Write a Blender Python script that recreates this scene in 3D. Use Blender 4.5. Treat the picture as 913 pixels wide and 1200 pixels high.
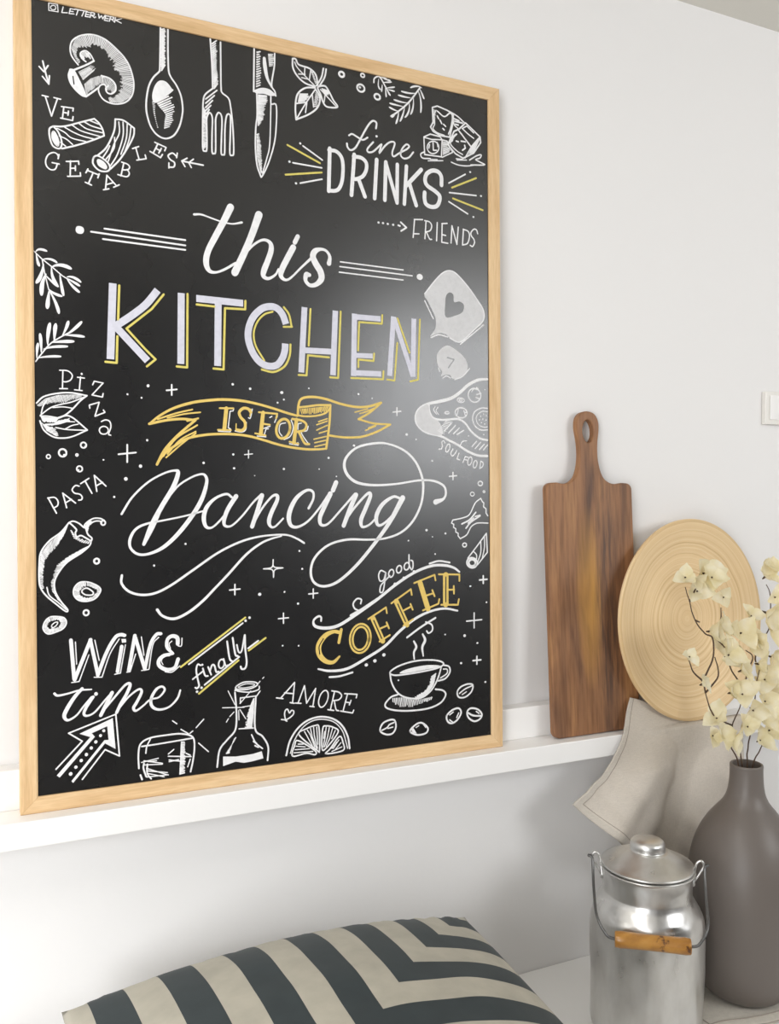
import bpy, bmesh, math, random
from mathutils import Vector, Matrix, noise
from mathutils.geometry import tessellate_polygon
random.seed(7)
PI = math.pi
for o in list(bpy.data.objects): bpy.data.objects.remove(o)
sc = bpy.context.scene
COL = sc.collection

# ------------------------------------------------------------------ camera, light, exposure
cd = bpy.data.cameras.new('camera'); cam = bpy.data.objects.new('camera', cd); COL.objects.link(cam)
cd.sensor_fit = 'VERTICAL'; cd.sensor_height = 36.0; cd.lens = 1040.0 * 36.0 / 1200.0
cd.clip_start = 0.02
cam.location = (-0.0646, -1.3757, 1.3665)
_yaw, _pit, _rol = math.radians(25.5117), math.radians(-1.7159), math.radians(0.3020)
_f = Vector((math.sin(_yaw)*math.cos(_pit), math.cos(_yaw)*math.cos(_pit), math.sin(_pit)))
_r = Vector((math.cos(_yaw), -math.sin(_yaw), 0)); _u = _r.cross(_f)
_r2 = math.cos(_rol)*_r + math.sin(_rol)*_u; _u2 = -math.sin(_rol)*_r + math.cos(_rol)*_u
cam.rotation_euler = Matrix((_r2, _u2, -_f)).transposed().to_euler()
sc.camera = cam

w = bpy.data.worlds.new('world'); sc.world = w; w.use_nodes = True
w.node_tree.nodes['Background'].inputs[0].default_value = (0.93, 0.96, 1.0, 1)
w.node_tree.nodes['Background'].inputs[1].default_value = 1.0

def area(name, loc, target, sx, sy, power, col=(1, 1, 1)):
    l = bpy.data.lights.new(name, 'AREA'); l.shape = 'RECTANGLE'; l.size = sx; l.size_y = sy
    l.energy = power; l.color = col
    o = bpy.data.objects.new(name, l); COL.objects.link(o); o.location = loc
    o.rotation_euler = (Vector(target) - Vector(loc)).to_track_quat('-Z', 'Y').to_euler()
    return o
# daylight through the two windows of the room (front wall behind the photographer, right-hand wall)
area('daylight_right', (2.1, -2.42, 1.90), (1.5, 0, 1.4), 1.15, 0.84, 27, (0.97, 0.985, 1.0))
area('daylight_left', (-1.65, -2.42, 1.15), (-0.5, 0, 1.1), 1.2, 2.0, 72, (0.97, 0.985, 1.0))
area('overhead_fill', (-0.6, -1.05, 2.30), (-0.6, -1.05, 0), 0.7, 0.7, 13, (1.0, 0.985, 0.96))  # added fill light from above to brighten the bench, no real fixture
sc.view_settings.view_transform = 'Standard'; sc.view_settings.look = 'None'
sc.view_settings.gamma = 1.0; sc.view_settings.use_curve_mapping = False
sc.view_settings.exposure = -0.13
sc.cycles.max_bounces = 10; sc.cycles.diffuse_bounces = 6; sc.cycles.sample_clamp_indirect = 6
sc.cycles.use_denoising = True

# ------------------------------------------------------------------ materials
def mat(name, col, rough=0.6, metal=0.0, spec=0.5):
    m = bpy.data.materials.new(name); m.use_nodes = True
    p = m.node_tree.nodes['Principled BSDF']
    p.inputs['Base Color'].default_value = (*col, 1); p.inputs['Roughness'].default_value = rough
    p.inputs['Metallic'].default_value = metal; p.inputs['Specular IOR Level'].default_value = spec
    return m
def nodes(m): return m.node_tree.nodes, m.node_tree.links, m.node_tree.nodes['Principled BSDF']
def tex(m, kind, scale, mapping=(1, 1, 1), detail=4, coord='Object', rot=(0, 0, 0), loc=(0, 0, 0), dist=0.0):
    n, l, p = nodes(m)
    tc = n.new('ShaderNodeTexCoord'); mp = n.new('ShaderNodeMapping')
    mp.inputs['Scale'].default_value = mapping; mp.inputs['Rotation'].default_value = rot; mp.inputs['Location'].default_value = loc
    l.new(tc.outputs[coord], mp.inputs['Vector'])
    t = n.new(kind); l.new(mp.outputs['Vector'], t.inputs['Vector'])
    if 'Scale' in t.inputs: t.inputs['Scale'].default_value = scale
    if 'Detail' in t.inputs: t.inputs['Detail'].default_value = detail
    if 'Distortion' in t.inputs: t.inputs['Distortion'].default_value = dist
    return t
def ramp(m, src, stops):
    n, l, p = nodes(m); r = n.new('ShaderNodeValToRGB')
    while len(r.color_ramp.elements) < len(stops): r.color_ramp.elements.new(0.5)
    for e, (pos, c) in zip(r.color_ramp.elements, stops): e.position = pos; e.color = (*c, 1)
    l.new(src, r.inputs[0]); return r
def bump(m, src, strength, dist=0.002):
    n, l, p = nodes(m); b = n.new('ShaderNodeBump'); b.inputs['Strength'].default_value = strength
    b.inputs['Distance'].default_value = dist; l.new(src, b.inputs['Height'])
    if p.inputs['Normal'].is_linked: l.new(p.inputs['Normal'].links[0].from_socket, b.inputs['Normal'])
    l.new(b.outputs[0], p.inputs['Normal'])
def mixc(m, fac, a, b, mode='MIX'):
    n, l, p = nodes(m); x = n.new('ShaderNodeMix'); x.data_type = 'RGBA'; x.blend_type = mode
    for sock, v in ((x.inputs[0], fac), (x.inputs[6], a), (x.inputs[7], b)):
        if isinstance(v, (int, float)): sock.default_value = v
        elif isinstance(v, tuple): sock.default_value = (*v, 1)
        else: l.new(v, sock)
    return x.outputs[2]

M = {}
M['wall'] = mat('wall_paint', (0.80, 0.79, 0.785), 0.75, spec=0.3)
t = tex(M['wall'], 'ShaderNodeTexNoise', 90, detail=6); bump(M['wall'], t.outputs[0], 0.10, 0.002)
t = tex(M['wall'], 'ShaderNodeTexNoise', 7, detail=3); bump(M['wall'], t.outputs[0], 0.12, 0.01)
M['room'] = mat('room_paint', (0.13, 0.127, 0.123), 0.8)
M['side'] = mat('side_wall_paint', (0.82, 0.81, 0.80), 0.8)
M['ceiling'] = mat('ceiling_paint', (0.68, 0.665, 0.615), 0.85)
M['floor'] = mat('floor_wood', (0.36, 0.30, 0.25), 0.5)
t = tex(M['floor'], 'ShaderNodeTexNoise', 5, (1, 14, 1)); l_ = ramp(M['floor'], t.outputs[0], [(0.3, (0.44, 0.39, 0.34)), (0.7, (0.56, 0.51, 0.46))])
M['floor'].node_tree.links.new(l_.outputs[0], nodes(M['floor'])[2].inputs['Base Color'])
M['lacquer'] = mat('white_lacquer', (0.86, 0.85, 0.84), 0.38)
M['bench'] = mat('bench_paint', (0.86, 0.85, 0.83), 0.45)
M['plastic'] = mat('switch_plastic', (0.80, 0.78, 0.74), 0.35)

def oak(name, axis):
    m = mat(name, (0.7, 0.5, 0.3), 0.55, spec=0.35); n, l, p = nodes(m)
    sc1 = (1.2, 16, 16) if axis == 'x' else (16, 16, 1.2)
    t = tex(m, 'ShaderNodeTexNoise', 4.5, sc1, 5, dist=0.6)
    r = ramp(m, t.outputs[0], [(0.28, (0.58, 0.38, 0.19)), (0.46, (0.69, 0.47, 0.255)), (0.62, (0.76, 0.55, 0.32)), (0.8, (0.66, 0.44, 0.23))])
    t2 = tex(m, 'ShaderNodeTexNoise', 14, tuple(2.2*a for a in sc1), 3)
    r2 = ramp(m, t2.outputs[0], [(0.35, (0.84, 0.80, 0.74)), (0.6, (1, 1, 1))])
    l.new(mixc(m, 0.55, r.outputs[0], r2.outputs[0], 'MULTIPLY'), p.inputs['Base Color'])
    bump(m, t2.outputs[0], 0.08, 0.0006); return m
M['oak_h'] = oak('oak_along_rail', 'x'); M['oak_v'] = oak('oak_along_stile', 'z')

M['panel'] = mat('blackboard_black', (0.004, 0.004, 0.0047), 0.3, spec=1.0)
t = tex(M['panel'], 'ShaderNodeTexNoise', 420, detail=2); bump(M['panel'], t.outputs[0], 0.06, 0.0004)
t = tex(M['panel'], 'ShaderNodeTexNoise', 6, detail=4)
r = ramp(M['panel'], t.outputs[0], [(0.3, (0.255,)*3), (0.7, (0.30,)*3)])
M['panel'].node_tree.links.new(r.outputs[0], nodes(M['panel'])[2].inputs['Roughness'])
def chalk(name, c, rough=0.7):
    m = mat(name, c, rough, spec=0.25); t = tex(m, 'ShaderNodeTexNoise', 160, detail=4); n, l, p = nodes(m)
    r = ramp(m, t.outputs[0], [(0.25, tuple(0.90*v for v in c)), (0.6, c)]); l.new(r.outputs[0], p.inputs['Base Color']); return m
M['w'] = chalk('white_chalk_marker', (0.80, 0.80, 0.81)); M['y'] = chalk('yellow_chalk_marker', (0.73, 0.53, 0.15)); M['l'] = chalk('lemon_chalk_marker', (0.67, 0.58, 0.15))
M['s'] = chalk('silver_marker', (0.62, 0.62, 0.70), 0.5); M['v'] = chalk('rubbed_chalk', (0.62, 0.62, 0.63)); M['k'] = M['panel']

m = M['acacia'] = mat('acacia_wood', (0.3, 0.15, 0.07), 0.5, spec=0.4); n, l, p = nodes(m)
t = tex(m, 'ShaderNodeTexNoise', 5.5, (3.4, 3.4, 0.55), 5, dist=0.7)
r = ramp(m, t.outputs[0], [(0.30, (0.115, 0.058, 0.035)), (0.43, (0.24, 0.115, 0.055)), (0.55, (0.31, 0.150, 0.068)), (0.68, (0.40, 0.205, 0.085)), (0.8, (0.30, 0.13, 0.065))])
t2 = tex(m, 'ShaderNodeTexNoise', 34, (7, 7, 0.45), 5); r2 = ramp(m, t2.outputs[0], [(0.3, (0.55, 0.50, 0.46)), (0.58, (1, 1, 1))])
c1 = mixc(m, 0.75, r.outputs[0], r2.outputs[0], 'MULTIPLY')
# golden heart streak and the dark band beside it
t3 = tex(m, 'ShaderNodeTexGradient', 1.0, (30.0, 0.0, 5.6), loc=(0.30, 0, -1.42)); t3.gradient_type = 'SPHERICAL'
t4 = tex(m, 'ShaderNodeTexGradient', 1.0, (26.0, 0.0, 3.0), loc=(-0.86, 0, -0.66)); t4.gradient_type = 'SPHERICAL'
r3 = ramp(m, t3.outputs[1], [(0.0, (0, 0, 0)), (0.7, (0.95,)*3)]); r4 = ramp(m, t4.outputs[1], [(0.0, (0, 0, 0)), (0.6, (0.85,)*3)])
mm = n.new('ShaderNodeMath'); mm.operation = 'MULTIPLY'; l.new(r3.outputs[0], mm.inputs[0])
rr = ramp(m, t.outputs[0], [(0.35, (0.45,)*3), (0.6, (1, 1, 1))]); l.new(rr.outputs[0], mm.inputs[1])
c2 = mixc(m, mm.outputs[0], c1, (0.56, 0.285, 0.055))
mm2 = n.new('ShaderNodeMath'); mm2.operation = 'MULTIPLY'; l.new(r4.outputs[0], mm2.inputs[0])
rr2 = ramp(m, t2.outputs[0], [(0.35, (1, 1, 1)), (0.62, (0.25,)*3)]); l.new(rr2.outputs[0], mm2.inputs[1])
c3 = mixc(m, mm2.outputs[0], c2, (0.085, 0.052, 0.040))
l.new(c3, p.inputs['Base Color']); bump(m, t2.outputs[0], 0.12, 0.0006)

m = M['bamboo'] = mat('spun_bamboo', (0.62, 0.44, 0.22), 0.45, spec=0.4); n, l, p = nodes(m)
tn = tex(m, 'ShaderNodeTexNoise', 5, detail=4)
tc = n.new('ShaderNodeTexCoord'); vl = n.new('ShaderNodeVectorMath'); vl.operation = 'LENGTH'; l.new(tc.outputs['Object'], vl.inputs[0])
td = tex(m, 'ShaderNodeTexNoise', 9, detail=2); ma = n.new('ShaderNodeMath'); ma.operation = 'MULTIPLY_ADD'; ma.inputs[1].default_value = 0.010
l.new(td.outputs[0], ma.inputs[0]); l.new(vl.outputs['Value'], ma.inputs[2])
rg = n.new('ShaderNodeTexNoise'); rg.noise_dimensions = '1D'; rg.inputs['Scale'].default_value = 170; rg.inputs['Detail'].default_value = 5; rg.inputs['Roughness'].default_value = 0.65
l.new(ma.outputs[0], rg.inputs['W'])
r = ramp(m, rg.outputs[0], [(0.26, (0.58, 0.40, 0.20)), (0.42, (0.73, 0.535, 0.30)), (0.55, (0.78, 0.59, 0.35)), (0.75, (0.81, 0.64, 0.40))])
r2 = ramp(m, tn.outputs[0], [(0.3, (0.88, 0.83, 0.76)), (0.65, (1, 1, 1))])
l.new(mixc(m, 0.6, r.outputs[0], r2.outputs[0], 'MULTIPLY'), p.inputs['Base Color']); bump(m, rg.outputs[0], 0.35, 0.002)

def linen(name, c):
    m = mat(name, c, 0.95, spec=0.1); n, l, p = nodes(m)
    a = tex(m, 'ShaderNodeTexNoise', 120, (1, 1, 9), 2); b = tex(m, 'ShaderNodeTexNoise', 120, (9, 9, 1), 2)
    ma = n.new('ShaderNodeMath'); ma.operation = 'ADD'; l.new(a.outputs[0], ma.inputs[0]); l.new(b.outputs[0], ma.inputs[1])
    r = ramp(m, ma.outputs[0], [(0.35, tuple(0.86*v for v in c)), (0.62, c)])
    mr = n.new('ShaderNodeMapRange'); mr.inputs['From Max'].default_value = 2.0; l.new(ma.outputs[0], mr.inputs[0]); l.new(mr.outputs[0], r.inputs[0])
    l.new(r.outputs[0], p.inputs['Base Color']); bump(m, ma.outputs[0], 0.25, 0.0006)
    return m
M['linen'] = linen('natural_linen', (0.60, 0.545, 0.48)); M['linen_hem'] = linen('linen_hem', (0.56, 0.515, 0.455)); M['linen_pale'] = linen('pale_linen', (0.66, 0.62, 0.55))
M['thread'] = mat('seam_thread', (0.33, 0.29, 0.25), 0.9)

m = M['vase'] = mat('matte_clay', (0.145, 0.125, 0.112), 0.42, spec=0.45); t = tex(m, 'ShaderNodeTexNoise', 60, detail=4); bump(m, t.outputs[0], 0.06, 0.001)
m = M['vase_in'] = mat('vase_inside', (0.05, 0.045, 0.04), 0.8)

m = M['alu'] = mat('worn_aluminium', (0.66, 0.655, 0.64), 0.30, 1.0); n, l, p = nodes(m)
t = tex(m, 'ShaderNodeTexNoise', 16, (1, 1, 0.8), 3); bump(m, t.outputs[0], 0.35, 0.006)
t2 = tex(m, 'ShaderNodeTexNoise', 30, (1, 1, 0.5), 5); r = ramp(m, t2.outputs[0], [(0.3, (0.26,)*3), (0.7, (0.42,)*3)]); l.new(r.outputs[0], p.inputs['Roughness'])
r = ramp(m, t2.outputs[0], [(0.25, (0.56, 0.55, 0.53)), (0.6, (0.70, 0.695, 0.68))]); l.new(r.outputs[0], p.inputs['Base Color'])
M['wire'] = mat('steel_wire', (0.17, 0.17, 0.17), 0.4, 1.0)
m = M['grip'] = mat('varnished_wood_grip', (0.42, 0.20, 0.035), 0.28, spec=0.6); n, l, p = nodes(m)
t = tex(m, 'ShaderNodeTexNoise', 60, (0.25, 1, 1), 4); r = ramp(m, t.outputs[0], [(0.3, (0.30, 0.125, 0.02)), (0.6, (0.46, 0.22, 0.04)), (0.8, (0.50, 0.26, 0.06))])
tb = tex(m, 'ShaderNodeTexNoise', 45, (1, 1, 1), 3, loc=(0.33, 0.1, 0.2)); rb = ramp(m, tb.outputs[0], [(0.60, (0, 0, 0)), (0.64, (1, 1, 1))])
l.new(mixc(m, rb.outputs[0], r.outputs[0], (0.10, 0.035, 0.012)), p.inputs['Base Color'])

def petal_mat():
    m = bpy.data.materials.new('dried_bract'); m.use_nodes = True; n = m.node_tree.nodes; l = m.node_tree.links
    p = n['Principled BSDF']; p.inputs['Roughness'].default_value = 0.8; p.inputs['Specular IOR Level'].default_value = 0.2
    t = tex(m, 'ShaderNodeTexNoise', 40, detail=3)
    r = ramp(m, t.outputs[0], [(0.3, (0.80, 0.72, 0.45)), (0.55, (0.87, 0.81, 0.60)), (0.75, (0.91, 0.88, 0.75))])
    l.new(r.outputs[0], p.inputs['Base Color'])
    tr = n.new('ShaderNodeBsdfTranslucent'); l.new(r.outputs[0], tr.inputs[0])
    mx = n.new('ShaderNodeMixShader'); mx.inputs[0].default_value = 0.35
    l.new(p.outputs[0], mx.inputs[1]); l.new(tr.outputs[0], mx.inputs[2]); l.new(mx.outputs[0], n['Material Output'].inputs[0])
    return m
M['petal'] = petal_mat(); M['twig'] = mat('dry_twig', (0.085, 0.05, 0.03), 0.8); M['calyx'] = mat('dry_calyx', (0.07, 0.042, 0.022), 0.8)

# cushion: nested L-shaped stripes woven into the cover, counted from one corner (UV)
m = M['cushion'] = mat('striped_velvet', (0.5, 0.5, 0.45), 0.85, spec=0.2); n, l, p = nodes(m)
uv = n.new('ShaderNodeUVMap'); uv.uv_map = 'UVMap'; sx = n.new('ShaderNodeSeparateXYZ'); l.new(uv.outputs[0], sx.inputs[0])
mx = n.new('ShaderNodeMath'); mx.operation = 'MAXIMUM'; l.new(sx.outputs[0], mx.inputs[0]); l.new(sx.outputs[1], mx.inputs[1])
su = n.new('ShaderNodeMath'); su.operation = 'ADD'; su.inputs[1].default_value = -0.023; l.new(mx.outputs[0], su.inputs[0])
dv = n.new('ShaderNodeMath'); dv.operation = 'DIVIDE'; dv.inputs[1].default_value = 0.0915; l.new(su.outputs[0], dv.inputs[0])
fr = n.new('ShaderNodeMath'); fr.operation = 'FRACT'; l.new(dv.outputs[0], fr.inputs[0])
r = ramp(m, fr.outputs[0], [(0.0, (0.036, 0.047, 0.050)), (0.505, (0.47, 0.44, 0.365))]); r.color_ramp.interpolation = 'CONSTANT'
t = tex(m, 'ShaderNodeTexNoise', 25, detail=5); r2 = ramp(m, t.outputs[0], [(0.3, (0.80,)*3), (0.65, (1, 1, 1))])
l.new(mixc(m, 0.8, r.outputs[0], r2.outputs[0], 'MULTIPLY'), p.inputs['Base Color']); bump(m, t.outputs[0], 0.15, 0.003)
p.inputs['Sheen Weight'].default_value = 0.10; p.inputs['Sheen Roughness'].default_value = 0.5

# ------------------------------------------------------------------ helpers
def obj(name, bm, m, parent=None, smooth=False, mats=None):
    me = bpy.data.meshes.new(name); bm.to_mesh(me); bm.free()
    for mm_ in (mats or [m]): me.materials.append(mm_)
    if smooth:
        for f in me.polygons: f.use_smooth = True
    o = bpy.data.objects.new(name, me); COL.objects.link(o)
    if parent: o.parent = parent
    return o
def thing(name, label, cat, loc=(0, 0, 0), rot=(0, 0, 0), group=None):
    o = bpy.data.objects.new(name, None); COL.objects.link(o); o.empty_display_size = 0.05
    o.location = loc; o.rotation_euler = rot; o['label'] = label; o['category'] = cat
    if group: o['group'] = group
    return o
def tag(o, label, cat, group=None):
    o['label'] = label; o['category'] = cat
    if group: o['group'] = group
    return o
def struct(name, bm, m):
    o = obj(name, bm, m); o['kind'] = 'structure'; o['label'] = STRUCT_LABEL.get(name, name.replace('_', ' ')); o['category'] = name.split('_')[0]; return o
def box(bm, x0, x1, y0, y1, z0, z1):
    v = [bm.verts.new((x, y, z)) for z in (z0, z1) for y in (y0, y1) for x in (x0, x1)]
    for f in ((0, 2, 3, 1), (4, 5, 7, 6), (0, 1, 5, 4), (2, 6, 7, 3), (0, 4, 6, 2), (1, 3, 7, 5)): bm.faces.new([v[i] for i in f])
    return v
def bevel(o, width, seg=2):
    b = o.modifiers.new('bevel', 'BEVEL'); b.width = width; b.segments = seg; b.limit_method = 'ANGLE'; b.angle_limit = math.radians(40)
    return o
def lathe(bm, prof, seg=64, cap_bottom=False, cap_top=False, wob=None):
    rings = []
    for (r_, z) in prof:
        ring = []
        for i in range(seg):
            a = 2*PI*i/seg; rr_ = r_
            if wob: rr_ = r_ + wob(a, z, r_)
            ring.append(bm.verts.new((rr_*math.cos(a), rr_*math.sin(a), z)))
        rings.append(ring)
    for a, b in zip(rings, rings[1:]):
        for i in range(seg): bm.faces.new((a[i], a[(i+1) % seg], b[(i+1) % seg], b[i]))
    if cap_bottom: bm.faces.new(rings[0][::-1])
    if cap_top: bm.faces.new(rings[-1])
def catmull(pts, sub=6, closed=False):
    P = [Vector(p) for p in pts]; n_ = len(P); out = []
    if n_ < 3 and not closed: return P
    rng = range(n_ if closed else n_-1)
    for i in rng:
        p0 = P[(i-1) % n_] if (closed or i > 0) else 2*P[0]-P[1]
        p1 = P[i]; p2 = P[(i+1) % n_]
        p3 = P[(i+2) % n_] if (closed or i+2 < n_) else 2*P[-1]-P[-2]
        for k in range(sub):
            t_ = k/sub
            out.append(0.5*((2*p1)+(p2-p0)*t_+(2*p0-5*p1+4*p2-p3)*t_*t_+(3*p1-p0-3*p2+p3)*t_**3))
    if not closed: out.append(P[-1])
    return out
def tube(bm, pts, rad, seg=8, cap=True):
    P = [Vector(p) for p in pts]; rads = rad if isinstance(rad, (list, tuple)) else [rad]*len(P)
    rings = []; prev = None
    for i, p_ in enumerate(P):
        d = (P[min(i+1, len(P)-1)] - P[max(i-1, 0)]).normalized()
        if prev is None: a = d.orthogonal().normalized()
        else: a = (prev - d*prev.dot(d)).normalized()
        prev = a; b = d.cross(a)
        rings.append([bm.verts.new(p_ + rads[i]*(math.cos(2*PI*k/seg)*a + math.sin(2*PI*k/seg)*b)) for k in range(seg)])
    for a, b in zip(rings, rings[1:]):
        for k in range(seg): bm.faces.new((a[k], a[(k+1) % seg], b[(k+1) % seg], b[k]))
    if cap: bm.faces.new(rings[0][::-1]); bm.faces.new(rings[-1])

# ------------------------------------------------------------------ the room
STRUCT_LABEL = {'wall_back': 'white plastered wall behind the chalkboard and ledge', 'ceiling': 'grey beige ceiling above the white wall'}
CEIL = 2.334
bm = bmesh.new(); box(bm, -2.7, 3.1, 0, 0.12, 0, CEIL); struct('wall_back', bm, M['wall'])
bm = bmesh.new(); box(bm, -2.7, 3.1, -2.5, 0.12, -0.1, 0); struct('floor', bm, M['floor'])
bm = bmesh.new(); box(bm, -2.7, 3.1, -2.5, 0.12, CEIL, CEIL+0.12); struct('ceiling', bm, M['ceiling'])
bm = bmesh.new(); box(bm, -2.82, -2.7, -2.5, 0.12, 0, CEIL); struct('wall_left', bm, M['side'])
def wall_hole(name, axis, at, a0, a1, h0, h1, lo, hi):
    bm = bmesh.new()
    for (p0, p1, z0, z1) in ((lo, a0, 0, CEIL), (a1, hi, 0, CEIL), (a0, a1, 0, h0), (a0, a1, h1, CEIL)):
        if axis == 'y': box(bm, p0, p1, at-0.12, at, z0, z1)
        else: box(bm, at, at+0.12, p0, p1, z0, z1)
    struct(name, bm, M['room'])
def window(name, axis, at, a0, a1, h0, h1):
    bm = bmesh.new(); d = 0.05; mid = (a0+a1)/2
    for (p0, p1, z0, z1) in ((a0, a0+d, h0, h1), (a1-d, a1, h0, h1), (a0, a1, h0, h0+d), (a0, a1, h1-d, h1), (mid-d/2, mid+d/2, h0, h1)):
        if axis == 'y': box(bm, p0, p1, at-0.09, at-0.03, z0, z1)
        else: box(bm, at+0.03, at+0.09, p0, p1, z0, z1)
    o = struct(name, bm, M['lacquer'])
bm = bmesh.new(); box(bm, 3.1, 3.22, -2.5, 0.12, 0, CEIL); struct('wall_right', bm, M['side'])
bm = bmesh.new()
for (p0, p1, z0, z1) in ((-2.82, -2.3, 0, CEIL), (-1.0, 1.5, 0, CEIL), (2.7, 3.22, 0, CEIL), (-2.3, -1.0, 2.2, CEIL), (1.5, 2.7, 0, 1.44), (1.5, 2.7, 2.32, CEIL)):
    box(bm, p0, p1, -2.5, -2.38, z0, z1)
struct('wall_front', bm, M['room'])
window('window_1', 'y', -2.35, 1.5, 2.7, 1.44, 2.32)
window('window_2', 'y', -2.35, -2.3, -1.0, 0.001, 2.2)

# ------------------------------------------------------------------ picture ledge and bench
ZL = 0.905
led = thing('picture_ledge', 'long white picture ledge on the wall carrying the chalkboard and cutting board', 'shelf', (0, 0, ZL))
bm = bmesh.new(); box(bm, -1.2, 2.2, -0.083, 0, -0.0371, 0); bevel(obj('shelf_board', bm, M['lacquer'], led), 0.0015)
bm = bmesh.new(); box(bm, -1.2, 2.2, -0.030, 0, 0, 0.0576); bevel(obj('back_rail', bm, M['lacquer'], led), 0.0015)
ben = thing('bench', 'white painted bench along the wall under the ledge', 'bench', (0, 0, 0))
bm = bmesh.new(); box(bm, -1.5, 2.4, -0.78, -0.001, 0.41, 0.45); bevel(obj('seat_board', bm, M['bench'], ben), 0.003)
bm = bmesh.new(); box(bm, -1.46, 2.36, -0.74, -0.001, 0.001, 0.41); obj('base_panel', bm, M['bench'], ben)

# ------------------------------------------------------------------ chalkboard
BW, BH, YB, FT, REC, FW = 0.7908, 1.1625, 0.0562, 0.025, 0.004, 0.023
TH = math.asin((YB-FT)/BH)
board = thing('chalkboard', 'large black chalkboard in oak frame covered in white and yellow hand lettering', 'chalkboard', (0, -YB, ZL), (-TH, 0, 0))
def rail(name, pts, m):
    # pts: outer0, outer1, inner1, inner0 in board plane; rectangular section with a small inner chamfer
    bm = bmesh.new(); o0, o1, i1, i0 = [Vector(p) for p in pts]
    ch = 0.0025
    def at(a, b, k): return a + (b-a)*k
    prof = [(0, 0.0015), (0.05, 0.0), (1-ch/FW, 0.0), (1, ch*0.5), (1, FT), (0, FT)]
    A = [bm.verts.new((at(o0, i0, k).x, d, at(o0, i0, k).y)) for k, d in prof]
    B = [bm.verts.new((at(o1, i1, k).x, d, at(o1, i1, k).y)) for k, d in prof]
    nn = len(prof)
    for i in range(nn): bm.faces.new((A[i], A[(i+1) % nn], B[(i+1) % nn], B[i]))
    bm.faces.new(A[::-1]); bm.faces.new(B); bmesh.ops.recalc_face_normals(bm, faces=bm.faces)
    return obj(name, bm, m, board)
g = 0.00015
rail('frame_rail', [(g, 0), (BW-g, 0), (BW-FW-g, FW), (FW+g, FW)], M['oak_h'])
rail('frame_rail', [(g, BH), (BW-g, BH), (BW-FW-g, BH-FW), (FW+g, BH-FW)], M['oak_h'])
rail('frame_stile', [(0, g), (0, BH-g), (FW, BH-FW-g), (FW, FW+g)], M['oak_v'])
rail('frame_stile', [(BW, g), (BW, BH-g), (BW-FW, BH-FW-g), (BW-FW, FW+g)], M['oak_v'])
bm = bmesh.new(); box(bm, FW-0.004, BW-FW+0.004, REC, REC+0.006, FW-0.004, BH-FW+0.004)
panel = obj('panel', bm, M['panel'], board)
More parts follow.
